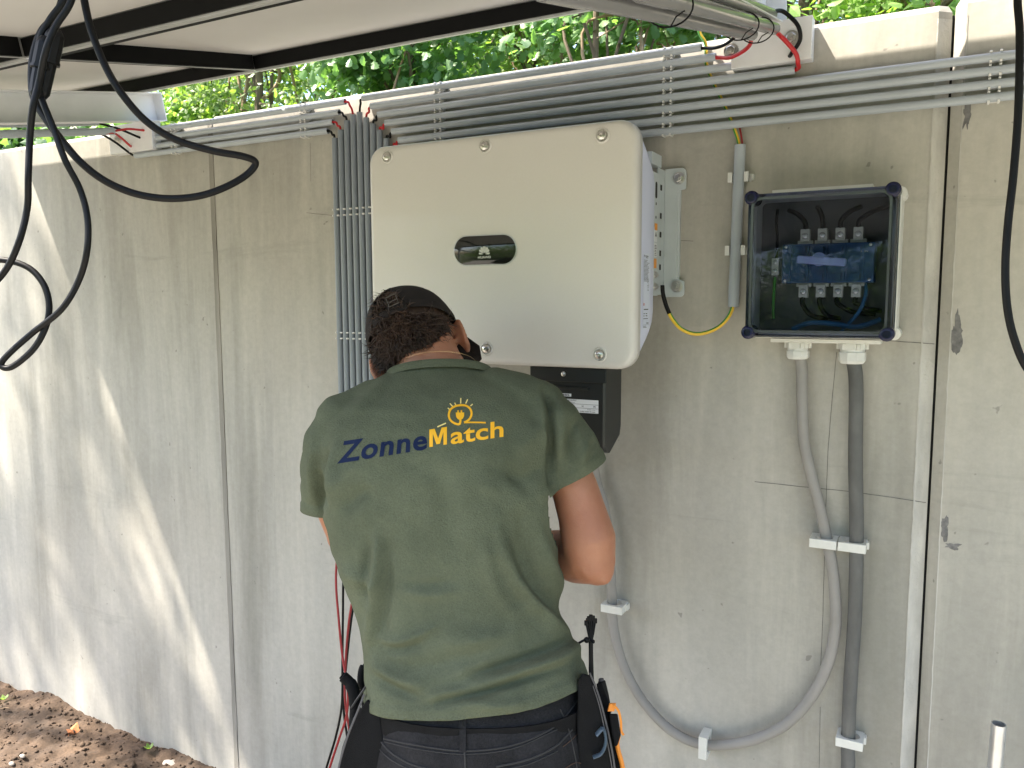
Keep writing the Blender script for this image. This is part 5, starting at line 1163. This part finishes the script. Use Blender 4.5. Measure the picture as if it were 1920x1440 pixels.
# --- hair: cap of curls -----------------------------------------------
hb = G(); hb.ball(H(0, -0.012, 0.026), (0.0765, 0.100, 0.092), ax3, 28, 18)
hbm = fuse(hb, 0.006, 2); hp_ = rng
def scalp(az, el):   # az 0 = back, + to the right; el above the equator
    return er_ * (math.sin(az) * math.cos(el)) - fw * (math.cos(az) * math.cos(el)) + hu * math.sin(el)
def hairline(az):    # lowest elevation with hair
    a = abs(az); lo = -0.95 if a < 0.7 else (-0.95 + (a - 0.7) * 1.05)
    if az < 0: lo -= 0.12
    return lo if a < 1.75 else 9
V_ = []; F_ = []
def lock(base, n_, L_, w_, curl):
    t0 = (n_ * 0.34 + Vector(hp_.normal(0, 0.42, 3)) - hu * 0.75); t0.normalize(); P_ = [base]; d = t0; ax_ = Vector(hp_.normal(0, 1, 3)).normalized()
    for i in range(5):
        d = (d + ax_.cross(d) * curl - UP * 0.16 - n_ * 0.12).normalized(); q = P_[-1] + d * L_ / 5
        rr2 = q - H(0, -0.012, 0.026); 
        P_.append(q)
    k = len(V_); sd = d.cross(n_).normalized()
    for i, q in enumerate(P_):
        ww = w_ * (1 - (i / 5.3) ** 1.6); nrm = (q - HC).normalized(); V_.extend([tuple(q + sd * ww), tuple(q + nrm * ww * 0.8), tuple(q - sd * ww)])
    for i in range(5):
        for j in range(3):
            a = k + i * 3 + j; b = k + i * 3 + (j + 1) % 3; F_.append((a, b, b + 3, a + 3))
cnt = 0
while cnt < 5200:
    az = hp_.uniform(-2.0, 2.0); el = math.asin(hp_.uniform(-0.95, 0.80))
    cap_e = -0.06 - 0.02 * (min(abs(az), 1.6) / 1.4) ** 2 + 0.80 * math.exp(-((az + 0.16) / 0.36) ** 4)
    if el < hairline(az) or el > cap_e - 0.06: continue
    n_ = scalp(az, el); b0 = H(0, -0.012, 0.026) + er_ * (n_.dot(er_) * 0.0745) + fw * (n_.dot(fw) * 0.098) + hu * (n_.dot(hu) * 0.090)
    if abs(az) > 1.25 and el < 0.05 and az > 0: continue
    short = 0.45 if el < -0.65 else 1.0
    lock(b0, n_, hp_.uniform(0.020, 0.036) * short, hp_.uniform(0.0009, 0.0018), hp_.uniform(-0.55, 0.55)); cnt += 1
fastmesh('hair', np.array(V_), np.array(F_), 'hair', man, smooth=True)
# scalp colour under the locks
bm = bmesh.new(); bm.from_mesh(hbm)
def keep(v):
    q = v.co - H(0, -0.012, 0.026); q = Vector((q.dot(er_) / .081, q.dot(fw) / .1, q.dot(hu) / .092)).normalized(); az = math.atan2(q.x, -q.y); el = math.asin(max(-1, min(1, q.z)))
    return el > hairline(az) + 0.06 and abs(az) < 1.7
bmesh.ops.delete(bm, geom=[v for v in bm.verts if not keep(v)], context='VERTS'); bm.to_mesh(hbm); bm.free()
finish(hbm, 'hair_base', 'hair', man)
# --- cap ---------------------------------------------------------------
cp = G(); nA, nE = 72, 16; CE = lambda az: -0.06 - 0.02 * (min(abs(az), 1.6) / 1.4) ** 2 + 0.80 * math.exp(-((az + 0.16) / 0.36) ** 4)
def capp(az, el, k=1.0):
    n_ = scalp(az, el); flat = 1 - 0.05 * max(0, math.sin(el)) ** 3
    return H(0, -0.008, 0.030) + er_ * (n_.dot(er_) * 0.0845 * k) + fw * (n_.dot(fw) * 0.108 * k) + hu * (n_.dot(hu) * 0.092 * k * flat)
rg_o = []; 
for e_ in range(nE + 1):
    row = []
    for a_ in range(nA):
        az = -math.pi + 2 * math.pi * a_ / nA; e0 = CE(az); el = e0 + (1.54 - e0) * e_ / nE; ridge = 0.0012 * (1 - min(1, abs((az / (math.pi / 3)) - round(az / (math.pi / 3))) * 14))
        row.append(capp(az, el, 1.0 - max(0, ridge) * 4 + 0.010 * noise.noise(Vector((az * 2, el * 3, 1)))))
    rg_o.append(row)
cpo = G().loft(rg_o, caps=False); k = len(cpo.v) - nA; cpo.f.append(tuple(range(k, k + nA))); cpo.m.append(0)
me_ = cpo.build('cap_crown', ['cap'], man, ang=70); md = me_.modifiers.new('s', 'SOLIDIFY'); md.thickness = 0.002; md.offset = -1
cap_o = me_; cap_o.name = 'cap'
band = G(); rows_ = []
for dk, de in ((1.012, -0.02), (1.016, 0.0), (1.016, 0.16), (1.006, 0.18)):
    rows_.append([capp(-math.pi + 2 * math.pi * a_ / nA, CE(-math.pi + 2 * math.pi * a_ / nA) + de, dk) for a_ in range(nA)])
bo = band.loft(rows_, caps=False).build('cap_band', ['cap'], cap_o, ang=70)
bk = [capp(-0.56 + 0.84 * i / 14, -0.03, 1.04) for i in range(15)]
g = G(); a_ = [p_ + hu * 0.008 for p_ in bk]; b_ = [p_ - hu * 0.008 for p_ in bk]; n_ = 15
g.add(a_ + b_, [(i, i + 1, n_ + i + 1, n_ + i) for i in range(n_ - 1)]); so_ = g.build('cap_strap', ['cap'], cap_o); md = so_.modifiers.new('s', 'SOLIDIFY'); md.thickness = 0.0015
g = G(); bc = capp(0.06, 0.08, 1.14); ring_ = [bc + er_ * (0.009 * a) + hu * (0.010 * b) for a, b in ((-1, -1), (1, -1), (1, 1), (-1, 1), (-1, -1))]
g.tube(ring_, 0.0008, 6); g.tube([bc - hu * 0.001 - er_ * 0.009, bc - hu * 0.001 + er_ * 0.009], 0.0006, 6); g.build('cap_buckle', ['dullmetal'], cap_o)

# brim
g = G(); nb = 17; inn = []; out_ = []; thick = []
for i in range(nb):
    u = -1 + 2 * i / (nb - 1); az = math.pi - u * 0.95 if True else 0
    p0 = capp(math.pi - u * 0.98, 0.10, 1.0); ext = 0.080 * math.sqrt(max(0.0, 1 - abs(u) ** 5)) + 0.006
    q = p0 + fw * ext + er_ * (0.034 * u) - hu * (0.004 + 0.048 * abs(u) ** 2 + ext * 0.10); inn.append(p0); out_.append(q)
n_ = nb; mid1 = [a.lerp(b, 0.5) + hu * 0.004 for a, b in zip(inn, out_)]
g.add(inn + mid1 + out_, [(i, i + 1, n_ + i + 1, n_ + i) for i in range(n_ - 1)] + [(n_ + i, n_ + i + 1, 2 * n_ + i + 1, 2 * n_ + i) for i in range(n_ - 1)])
vo = g.build('cap_brim', ['cap'], cap_o, ang=70); md = vo.modifiers.new('s', 'SOLIDIFY'); md.thickness = 0.003
# eyes
for s in (-1, 1):
    G().ball(H(s * 0.031, 0.0795, 0.002), 0.0085, ax3, 12, 8).build('eye', ['sticker'], man); G().ball(H(s * 0.031, 0.0865, 0.001), 0.004, ax3, 8, 6).build('iris', ['hair'], man)
# thin chain at the nape
nk = []
for j in range(41):
    a = 2 * math.pi * j / 40; nk.append(cc + ncol * 0.020 + ex * (0.0655 * math.cos(a)) + ey * (0.062 * math.sin(a) + 0.0015))
G().tube(nk, 0.0005, 6).build('neck_chain', ['gold'], man)

# ------------------------------------------------------------------ tool belt and what hangs on it
def D3(x_, y_, c): return dep(x_, y_, c)
belt = thing('tool_pouch', 'black nylon tool pouch hanging at the right hip of the man', 'tool pouch', D3(1130, 1380, 1.33), None)
def slab(poly_back, c0, c1, mt, name, parent, bev=0.003, squash=1.0):
    a = [D3(x_, y_, c0) for x_, y_ in poly_back]; b = [D3(640 + (x_ - 640) * 1.0, y_, c1) for x_, y_ in poly_back]; n_ = len(a)
    fs = [tuple(range(n_)), tuple(range(2 * n_ - 1, n_ - 1, -1))] + [(i, i + n_, (i + 1) % n_ + n_, (i + 1) % n_) for i in range(n_)]
    g = G(); g.add(a + b, fs); return g.build(name, [mt], parent, smooth=False, bevel=bev)
slab([(1084, 1275), (1092, 1262), (1106, 1266), (1118, 1290), (1130, 1330), (1142, 1380), (1152, 1430), (1158, 1500), (1100, 1520), (1084, 1440), (1082, 1360)], 1.27, 1.42, 'pouch', 'pouch_body', belt)
slab([(1118, 1282), (1128, 1278), (1140, 1310), (1152, 1370), (1164, 1440), (1168, 1500), (1158, 1500), (1148, 1425), (1136, 1365), (1126, 1320)], 1.30, 1.40, 'pouch', 'pouch_flap', belt, 0.002)
slab([(1142, 1338), (1158, 1338), (1164, 1378), (1158, 1398), (1152, 1400), (1146, 1370)], 1.28, 1.36, 'pouch', 'pouch_pocket', belt, 0.002)
for P_, w_ in (([(1106, 1262), (1117, 1288), (1129, 1326), (1141, 1376), (1151, 1428), (1157, 1490)], 0.0016), ([(1112, 1286), (1124, 1324), (1135, 1374), (1146, 1430), (1152, 1480)], 0.001)):
    G().tube(spline([D3(a, b, 1.268) for a, b in P_], 6), w_, 6).build('pouch_piping', ['web'], belt)
G().tube(spline([D3(1118, 1378, 1.262), D3(1131, 1366, 1.262), D3(1136, 1390, 1.262), D3(1128, 1412, 1.262), D3(1112, 1420, 1.262)], 5), 0.006, 10, ry=0.4).build('pouch_holder', ['steelblue'], belt)
t = thing('marker_pen', 'dark marker pen standing in the right hip pouch', 'pen', D3(1134, 1300, 1.33))
G().tube([D3(1127, 1275, 1.33), D3(1128, 1278, 1.33), D3(1133, 1300, 1.33), D3(1141, 1335, 1.33)], [0.003, 0.0065, 0.007, 0.0055], 12).build('pen_body', ['black'], t); G().tube([D3(1127, 1273, 1.33), D3(1127.5, 1276, 1.33)], 0.0045, 12).build('pen_cap', ['web'], t)
t = thing('cable_tie_bundle', 'bundle of black cable ties standing up from the right hip pouch', 'cable ties', D3(1108, 1220, 1.36))
for i, (dx, dy) in enumerate(((-9, 6), (-4, -2), (0, -5), (4, -3), (8, 2), (1, 0), (-6, 2))):
    top = (1108 + dx, 1162 + dy); g = G(); g.tube(spline([D3(1109 + dx * 0.35, 1290, 1.36 + 0.001 * i), D3(1108 + dx * 0.25, 1208, 1.36 + 0.001 * i), D3(1108 + dx * 0.6, 1185, 1.36 + 0.0015 * i), D3(*top, 1.36 + 0.002 * i)], 5), 0.0021, 6, ry=0.6); g.build('tie_strap', ['black'], t)
    g = G(); g.obox(D3(*top, 1.36 + 0.002 * i), RH * 0.0032, FH * 0.0028, UP * 0.0038); g.build('tie_head', ['black'], t, smooth=False, bevel=0.0006)
g = G(); g.tube(spline([D3(1072, 1215, 1.36), D3(1085, 1206, 1.355), D3(1100, 1199, 1.353), D3(1113, 1202, 1.353)], 5), 0.0021, 8); g.build('tie_wrap', ['black'], t)
g = G(); g.ball(D3(1100, 1200, 1.35), 0.0052, None, 10, 8); g.ball(D3(1112, 1203, 1.352), 0.0035, None, 10, 8); g.build('tie_knot', ['black'], t)
t = thing('orange_cord', 'bright orange cord looped over the right hip pouch and hanging down', 'cord', D3(1150, 1380, 1.30))
G().tube(spline([D3(1146, 1322, 1.285), D3(1152, 1324, 1.28), D3(1160, 1334, 1.28), D3(1164, 1352, 1.282), D3(1165, 1370, 1.285), D3(1169, 1378, 1.285)], 6), 0.0021, 8).build('cord_loop', ['cord'], t)
G().tube(spline([D3(1160, 1379, 1.29), D3(1157, 1392, 1.29), D3(1160, 1410, 1.29), D3(1166, 1432, 1.29), D3(1172, 1470, 1.29)], 6), 0.0038, 10).build('cord_end', ['cord'], t)
g = G(); g.obox(D3(1147, 1326, 1.283), RH * 0.0055, FH * 0.002, UP * 0.0065 + RH * 0.0015); g.build('cord_tag', ['cord'], t, smooth=False, bevel=0.0008)
pl = thing('tool_pouch', 'black nylon tool pouch with webbing strap hanging at the left hip of the man', 'tool pouch', D3(665, 1380, 1.33))
slab([(690, 1310), (712, 1336), (722, 1400), (722, 1520), (640, 1520), (633, 1440), (642, 1400), (652, 1372), (660, 1348), (672, 1334)], 1.27, 1.42, 'pouch', 'pouch_body', pl)
G().tube(spline([D3(683, 1302, 1.268), D3(670, 1335, 1.262), D3(655, 1372, 1.262), D3(643, 1408, 1.262), D3(633, 1450, 1.262), D3(628, 1500, 1.262)], 6), 0.0017, 6).build('pouch_piping', ['web'], pl)
G().tube(spline([D3(660, 1326, 1.30), D3(669, 1312, 1.295), D3(680, 1296, 1.29), D3(684, 1290, 1.295)], 5), 0.0045, 8, ry=0.35).build('pouch_strap', ['web'], pl)
G().box(0, 0, 0, 0, 0, 0) if False else None
t = thing('pliers', 'pliers with dark curved handles sticking out of the left hip pouch', 'pliers', D3(655, 1320, 1.33))
G().tube(spline([D3(640, 1266, 1.33), D3(645, 1270, 1.33), D3(657, 1282, 1.33), D3(664, 1300, 1.33), D3(666, 1325, 1.33), D3(664, 1360, 1.33)], 6), [0.006] * 4 + [0.009] * 8 + [0.0105] * 12 + [0.009] * 7, 14).build('plier_handle', ['pouch'], t)
G().tube(spline([D3(684, 1246, 1.36), D3(679, 1256, 1.36), D3(677, 1275, 1.36), D3(681, 1295, 1.36), D3(684, 1330, 1.36)], 6), [0.003] * 3 + [0.0065] * 14 + [0.005] * 8, 12).build('plier_handle', ['pouch'], t)
bl = thing('work_belt', 'black work belt round the hips of the man below the green shirt', 'belt', (foot.x, foot.y, foot.z))
g = G(); a_ = []; 
for up_, k_ in ((-0.016, 1.0), (-0.016, 1.02), (0.016, 1.02), (0.016, 1.0), (-0.016, 1.0)):
    R0 = ring_px(1318, 700, 1096, 1.337, .108, .112, 48); M0 = sum(R0, Vector()) / 48; a_.append([M0 + (p_ - M0) * k_ + UP * up_ for p_ in R0])
g.loft(a_, caps=False); g.build('belt_strap', ['pouch'], bl, ang=60)
# ------------------------------------------------------------------ greenery beyond the wall
def outline(kind):
    if kind == 'lobed':
        P_ = [(0, 0), (0.28, 0.02), (0.50, -0.05), (0.42, 0.25), (0.62, 0.42), (0.34, 0.55), (0.20, 0.75), (0, 1.0), (-0.20, 0.75), (-0.34, 0.55), (-0.62, 0.42), (-0.42, 0.25), (-0.50, -0.05), (-0.28, 0.02)]
    elif kind == 'oak':
        P_ = [(0, 0), (0.12, 0.12), (0.24, 0.22), (0.18, 0.36), (0.34, 0.50), (0.24, 0.64), (0.30, 0.80), (0.12, 0.96), (-0.12, 0.96), (-0.30, 0.80), (-0.24, 0.64), (-0.34, 0.50), (-0.18, 0.36), (-0.24, 0.22), (-0.12, 0.12)]
    else:
        P_ = [(0, 0), (0.20, 0.18), (0.30, 0.45), (0.20, 0.75), (0, 1.0), (-0.20, 0.75), (-0.30, 0.45), (-0.20, 0.18)]
    n_ = len(P_); V2_ = [(0, 0.42, 0.0)] + [(a, b, -0.22 * abs(a) - 0.10 * (b - 0.4) ** 2) for a, b in P_]
    return np.array(V2_), np.array([(0, i + 1, (i + 1) % n_ + 1) for i in range(n_)])
OUT = {k: outline(k) for k in ('lobed', 'oak', 'oval')}
LM = dict(ivy=leaf_material('ivy_leaves', (0.06, 0.13, 0.055), (0.17, 0.27, 0.11)), maple=leaf_material('fresh_green_leaves', (0.17, 0.28, 0.08), (0.30, 0.43, 0.14)),
          oak=leaf_material('oak_leaves', (0.09, 0.18, 0.08), (0.20, 0.32, 0.14)), hawthorn=leaf_material('hedge_leaves', (0.11, 0.17, 0.06), (0.27, 0.35, 0.13)), dark=leaf_material('dark_leaves', (0.055, 0.10, 0.04), (0.16, 0.23, 0.085)))
def frames(n, up=0.55, face=(0, -1, 0), sp=0.55):
    N_ = rng.normal(0, sp, (n, 3)) + np.array(face) * 0.55 + np.array([0, 0, up]); N_ /= np.linalg.norm(N_, axis=1)[:, None]
    T_ = rng.normal(0, 1, (n, 3)) + np.array([0, -0.2, -0.9]); T_ -= N_ * (T_ * N_).sum(1)[:, None]; T_ /= np.linalg.norm(T_, axis=1)[:, None]
    return np.cross(T_, N_), T_, N_
def leaves_mesh(name, C_, X, Y, N_, sz, kind, m, parent, st=None):
    V0, F0 = OUT[kind]; k = len(V0)
    V3 = C_[:, None, :] + sz[:, None, None] * (V0[None, :, 0:1] * X[:, None, :] + V0[None, :, 1:2] * Y[:, None, :] + V0[None, :, 2:3] * N_[:, None, :])
    F3 = (F0[None] + (np.arange(len(C_)) * k)[:, None, None]).reshape(-1, 3)
    return fastmesh(name, V3.reshape(-1, 3), F3, m, parent, kind=st)
LEAFMESH = {}
def single(kind, m):
    key = (kind, m.name)
    if key not in LEAFMESH:
        V0, F0 = OUT[kind]; me = bpy.data.meshes.new('leaf'); me.from_pydata([tuple(v) for v in V0], [], [tuple(f) for f in F0]); me.materials.append(m); LEAFMESH[key] = me
    return LEAFMESH[key]
def visible(C_):
    a, b, c = proj(C_); return (a > -20) & (a < 1940) & (b > -20) & (c > 0.5) & (C_[:, 2] > EYE + 0.312 * C_[:, 1]) & (C_[:, 2] < EYE + 0.40 * C_[:, 1] + 0.02)
def bush(name, label, cx, cy, zc, rx, ry, rz_, n, kind, m, size, clumps=60, nind=300, trunk=0.05, tm='bark', group=None, twigs=14, cat='tree', up=0.55, K=None, sgm=None):
    t = thing(name, label, cat, (cx, cy, -0.15), group); m = LM[m]
    # clump centres spread through the crown volume, denser towards the surface
    U_ = rng.normal(0, 1, (clumps, 3)); U_ /= np.linalg.norm(U_, axis=1)[:, None]; rr_ = rng.uniform(0.25, 1.0, clumps) ** 0.5
    if K is None: K = np.array([cx, cy, zc]) + U_ * rr_[:, None] * np.array([rx, ry, rz_])
    w = rng.uniform(0.4, 1.6, clumps); w /= w.sum()
    idx = rng.choice(clumps, n, p=w); sg_ = rng.uniform(0.07, 0.17, clumps) * (rx + rz_) / 1.6 if sgm is None else rng.uniform(sgm[0], sgm[1], clumps)
    C_ = K[idx] + rng.normal(0, 1, (n, 3)) * sg_[idx][:, None] * np.array([1, 1, 0.75])
    if cy > WY: C_[:, 1] = np.maximum(C_[:, 1], WY + 0.22)
    X, Y, N_ = frames(n, up)
    sz = size * rng.uniform(0.65, 1.25, n)
    # crown
    vis = np.where(visible(C_))[0]; pick = vis[np.argsort(C_[vis, 1])][:nind] if nind else np.array([], int)
    rest = np.ones(n, bool); rest[pick] = False
    crown = leaves_mesh('crown', C_[rest], X[rest], Y[rest], N_[rest], sz[rest], kind, m, t, 'stuff')
    me = single(kind, m); off = Vector((cx, cy, -0.15))
    for i in pick:
        o = bpy.data.objects.new('leaf', me); C.objects.link(o); o.parent = crown
        M_ = Matrix((( *(X[i] * sz[i]), 0), (*(Y[i] * sz[i]), 0), (*(N_[i] * sz[i]), 0), (0, 0, 0, 1))).transposed(); M_.translation = Vector(C_[i]) - off; o.matrix_local = M_
    # trunk and limbs
    g = G(); lean = rng.normal(0, 0.08, 2)
    top = Vector((cx + lean[0], cy + lean[1], zc + rz_ * 0.6)); b0 = Vector((cx, cy, -0.15)); tp = spline([b0, b0.lerp(top, 0.35) + Vector((0.03, 0.02, 0)), b0.lerp(top, 0.7) + Vector((-0.03, 0, 0)), top], 5)
    g.tube(tp, [trunk * (1 - 0.75 * i / len(tp)) for i in range(len(tp))], 10); tr_ = g.build('trunk', [tm], t)
    for i in range(twigs):
        a = tp[int(rng.integers(len(tp) // 3, len(tp) - 1))]; b = Vector(K[int(rng.integers(clumps))]); md_ = a.lerp(b, 0.5) + Vector(rng.normal(0, 0.10, 3))
        P_ = spline([a, md_, b, b + Vector(rng.normal(0, 0.12, 3))], 5); G().tube(P_, [trunk * 0.22 * (1 - 0.85 * q / len(P_)) + 0.0012 for q in range(len(P_))], 6).build('branch', ['twig' if i % 2 else tm], tr_)
    return t
bush('ivy_clad_tree', 'ivy-covered tree with dark lobed leaves at the left behind the wall', -4.25, 3.25, 2.55, 0.65, 0.35, 0.75, 8000, 'lobed', 'ivy', 0.050, 70, cat='tree')
bush('young_maple', 'fresh light green maple sprouting in front of the ivy at the left', -3.75, 3.0, 2.50, 0.45, 0.30, 0.42, 3000, 'lobed', 'maple', 0.055, 40, trunk=0.02)
bush('hawthorn_bush', 'fine-leaved yellow-green thorn bush right of the maple', -3.05, 3.1, 2.75, 0.60, 0.40, 0.75, 8500, 'oval', 'hawthorn', 0.034, 90, twigs=26)
bush('field_maple', 'bright yellow-green bush above the vertical conduits', -2.45, 3.5, 2.80, 0.55, 0.40, 0.70, 6500, 'oval', 'maple', 0.042, 80, twigs=16)
bush('oak_sapling', 'oak sapling with large blue-green leaves above the inverter', -1.95, 2.9, 2.80, 0.50, 0.35, 0.55, 6000, 'oak', 'oak', 0.048, 70, trunk=0.03)
bush('hawthorn_bush', 'dense fine-leaved bush over the right half of the inverter', -1.35, 3.4, 2.95, 0.62, 0.40, 0.75, 9500, 'oval', 'hawthorn', 0.032, 100, twigs=30)
bush('oak_tree', 'leafy oak branch hanging beside the pale trunk', -0.98, 2.75, 2.75, 0.36, 0.30, 0.36, 3600, 'oak', 'oak', 0.045, 40, trunk=0.025)
bush('dark_hedge_tree', 'dark fine-leaved conifer-like tree right of the pale trunk', -0.45, 3.6, 3.0, 0.70, 0.40, 0.80, 10000, 'oval', 'dark', 0.030, 110, twigs=20)
bush('hazel_bush', 'light green bush behind the roof bracket at the right', 0.05, 3.1, 2.75, 0.60, 0.40, 0.55, 6000, 'oval', 'maple', 0.046, 80)
bush('hazel_bush', 'sunlit green bush over the gap between the right wall panels', 0.95, 3.2, 2.85, 0.65, 0.40, 0.60, 6000, 'oval', 'maple', 0.050, 80)
bush('ivy_clad_tree', 'dark green ivy seen low under the left roof beam', -5.35, 3.2, 2.25, 0.70, 0.35, 0.70, 5500, 'lobed', 'ivy', 0.060, 60, nind=150)
# pale trunk
t = thing('pale_trunk_tree', 'slim pale-barked trunk standing between oak and dark tree', 'tree', (-0.93, 3.15, -0.15)); p_ = at(1097, 60, 3.15)
G().tube(spline([(p_.x - 0.03, 3.15, -0.15), (p_.x + 0.01, 3.15, 1.5), (p_.x + 0.012, 3.15, 2.5), (p_.x - 0.01, 3.15, 3.2), (p_.x - 0.03, 3.16, 4.3)], 8), [0.030] * 33, 14).build('trunk', ['birch'], t)
# taller trees filling the background
for i, (cx, cy, zc, rx, rz_, mm, lab) in enumerate(((-8.6, 5.2, 3.4, 1.7, 2.4, 'hawthorn', 'tall hedgerow tree far left behind the ivy'), (-5.9, 5.0, 3.6, 1.6, 2.4, 'oak', 'tall green tree behind the ivy and the maple'), (-3.6, 4.9, 3.6, 1.5, 2.4, 'hawthorn', 'tall yellow-green tree behind the thorn bush'),
        (-1.5, 4.8, 3.7, 1.5, 2.4, 'dark', 'tall dark tree behind the oak sapling'), (0.6, 4.9, 3.6, 1.5, 2.4, 'hawthorn', 'tall tree behind the roof bracket'), (2.8, 4.9, 3.4, 1.6, 2.3, 'oak', 'tall tree beyond the right edge'))):
    bush('hedgerow_tree', lab, cx, cy, zc, rx, 0.7, rz_, 15000, 'oval', mm, 0.062, 260, nind=0, trunk=0.09, twigs=8, group='trees behind the wall')
# tree that dapples the left of the wall, out of the picture to the left
KK = []
def edge_x(z_): return -2.925 + 0.50 * (2.26 - z_)
for i in range(30):
    if i < 20: z_ = rng.uniform(0.05, 2.0); x_ = edge_x(z_) - (rng.uniform(0.0, 0.36) if z_ > 0.95 else rng.uniform(0.27, 0.62))
    else: z_ = rng.uniform(0.1, 1.0); x_ = rng.uniform(-3.6, -2.8)
    KK.append(np.array([x_, WY, z_]) + np.array(SUN) * rng.uniform(2.9, 4.6))
for i in range(2):
    z_ = rng.uniform(0.1, 0.95); KK.append(np.array([edge_x(z_) - rng.uniform(0.02, 0.22), WY, z_]) + np.array(SUN) * rng.uniform(2.4, 3.4))
bush('shade_tree', 'broad tree left of the roof whose crown dapples the wall', -5.6, 0.3, 4.9, 1.15, 1.0, 0.8, 780, 'oak', 'oak', 0.070, 32, nind=0, trunk=0.11, twigs=16, K=np.array(KK), sgm=(0.03, 0.12))
# hedge on the viewer's side of the yard
bush('boundary_hedge', 'green hedge across the yard opposite the wall', -1.0, -6.5, 1.5, 7.5, 0.8, 2.1, 16000, 'oval', 'dark', 0.17, 260, nind=0, trunk=0.1, twigs=10, cat='hedge')
# bits on the soil: dead leaf, twig, seedlings, buried cobble
def on_ground(px, py):
    k = ray(px, py); s_ = 1.0
    for _ in range(30):
        P_ = np.array([0, 0, EYE]) + k * s_; h_ = float(ground_h(np.array([P_[0]]), np.array([P_[1]]))[0]); s_ = (h_ - EYE) / k[2]
    return Vector(np.array([0, 0, EYE]) + k * s_)
p_ = on_ground(130, 1372); V0, F0 = OUT['lobed']; g = G()
for s_, a in ((0.05, 0.4), (0.035, 2.2), (0.03, 4.0)):
    R_ = Matrix.Rotation(a, 3, 'Z') @ Matrix.Rotation(0.5, 3, 'X'); g.add([p_ + Vector((0.012 * math.cos(a * 3), 0.01 * math.sin(a * 3), 0.006)) + R_ @ Vector((v[0] * s_, (v[1] - 0.4) * s_, v[2] * s_ * 2.5)) for v in V0], [tuple(f) for f in F0])
tag(g.build('dead_leaf', ['leafdry'], smooth=False), 'crumpled orange-brown dead leaves lying on the soil by the wall foot', 'leaf')
a = on_ground(2, 1335) + UP * 0.012; b = on_ground(18, 1336) + UP * 0.016; tag(G().tube([a, a.lerp(b, 0.5) + UP * 0.004, b], 0.002, 6).build('twig', ['twig'], smooth=True), 'pale little twig lying on the soil at the left edge', 'twig')
for q, lab in (((280, 1410), 'tiny green seedling on the soil by the wall foot'), ((8, 1317), 'tiny green sprout on the soil at the left edge')):
    p_ = on_ground(*q); t = thing('seedling', lab, 'plant', p_); V0, F0 = OUT['oval']
    for i in range(5):
        a = i * 1.3; R_ = Matrix.Rotation(a, 3, 'Z') @ Matrix.Rotation(0.7, 3, 'X'); s_ = 0.022
        g = G(); g.add([p_ + UP * 0.012 + R_ @ Vector((v[0] * s_, v[1] * s_, v[2] * s_)) for v in V0], [tuple(f) for f in F0]); g.build('leaf', [LM['maple']], t, smooth=False)
p_ = on_ground(318, 1432); g = G(); g.ball(p_ - UP * 0.01, (0.045, 0.03, 0.022), None, 14, 8); o = g.build('cobble', ['stone']); tag(o, 'rounded grey stone half buried at the wall foot', 'stone')
for q, lab in (((42, 1418), 'pale pebble on the soil near the lower left corner'), ((22, 1432), 'larger pale pebble in the lower left corner')):
    p_ = on_ground(*q); g = G(); g.ball(p_, (0.012, 0.008, 0.007), None, 10, 6); tag(g.build('pebble', ['stone']), lab, 'stone')
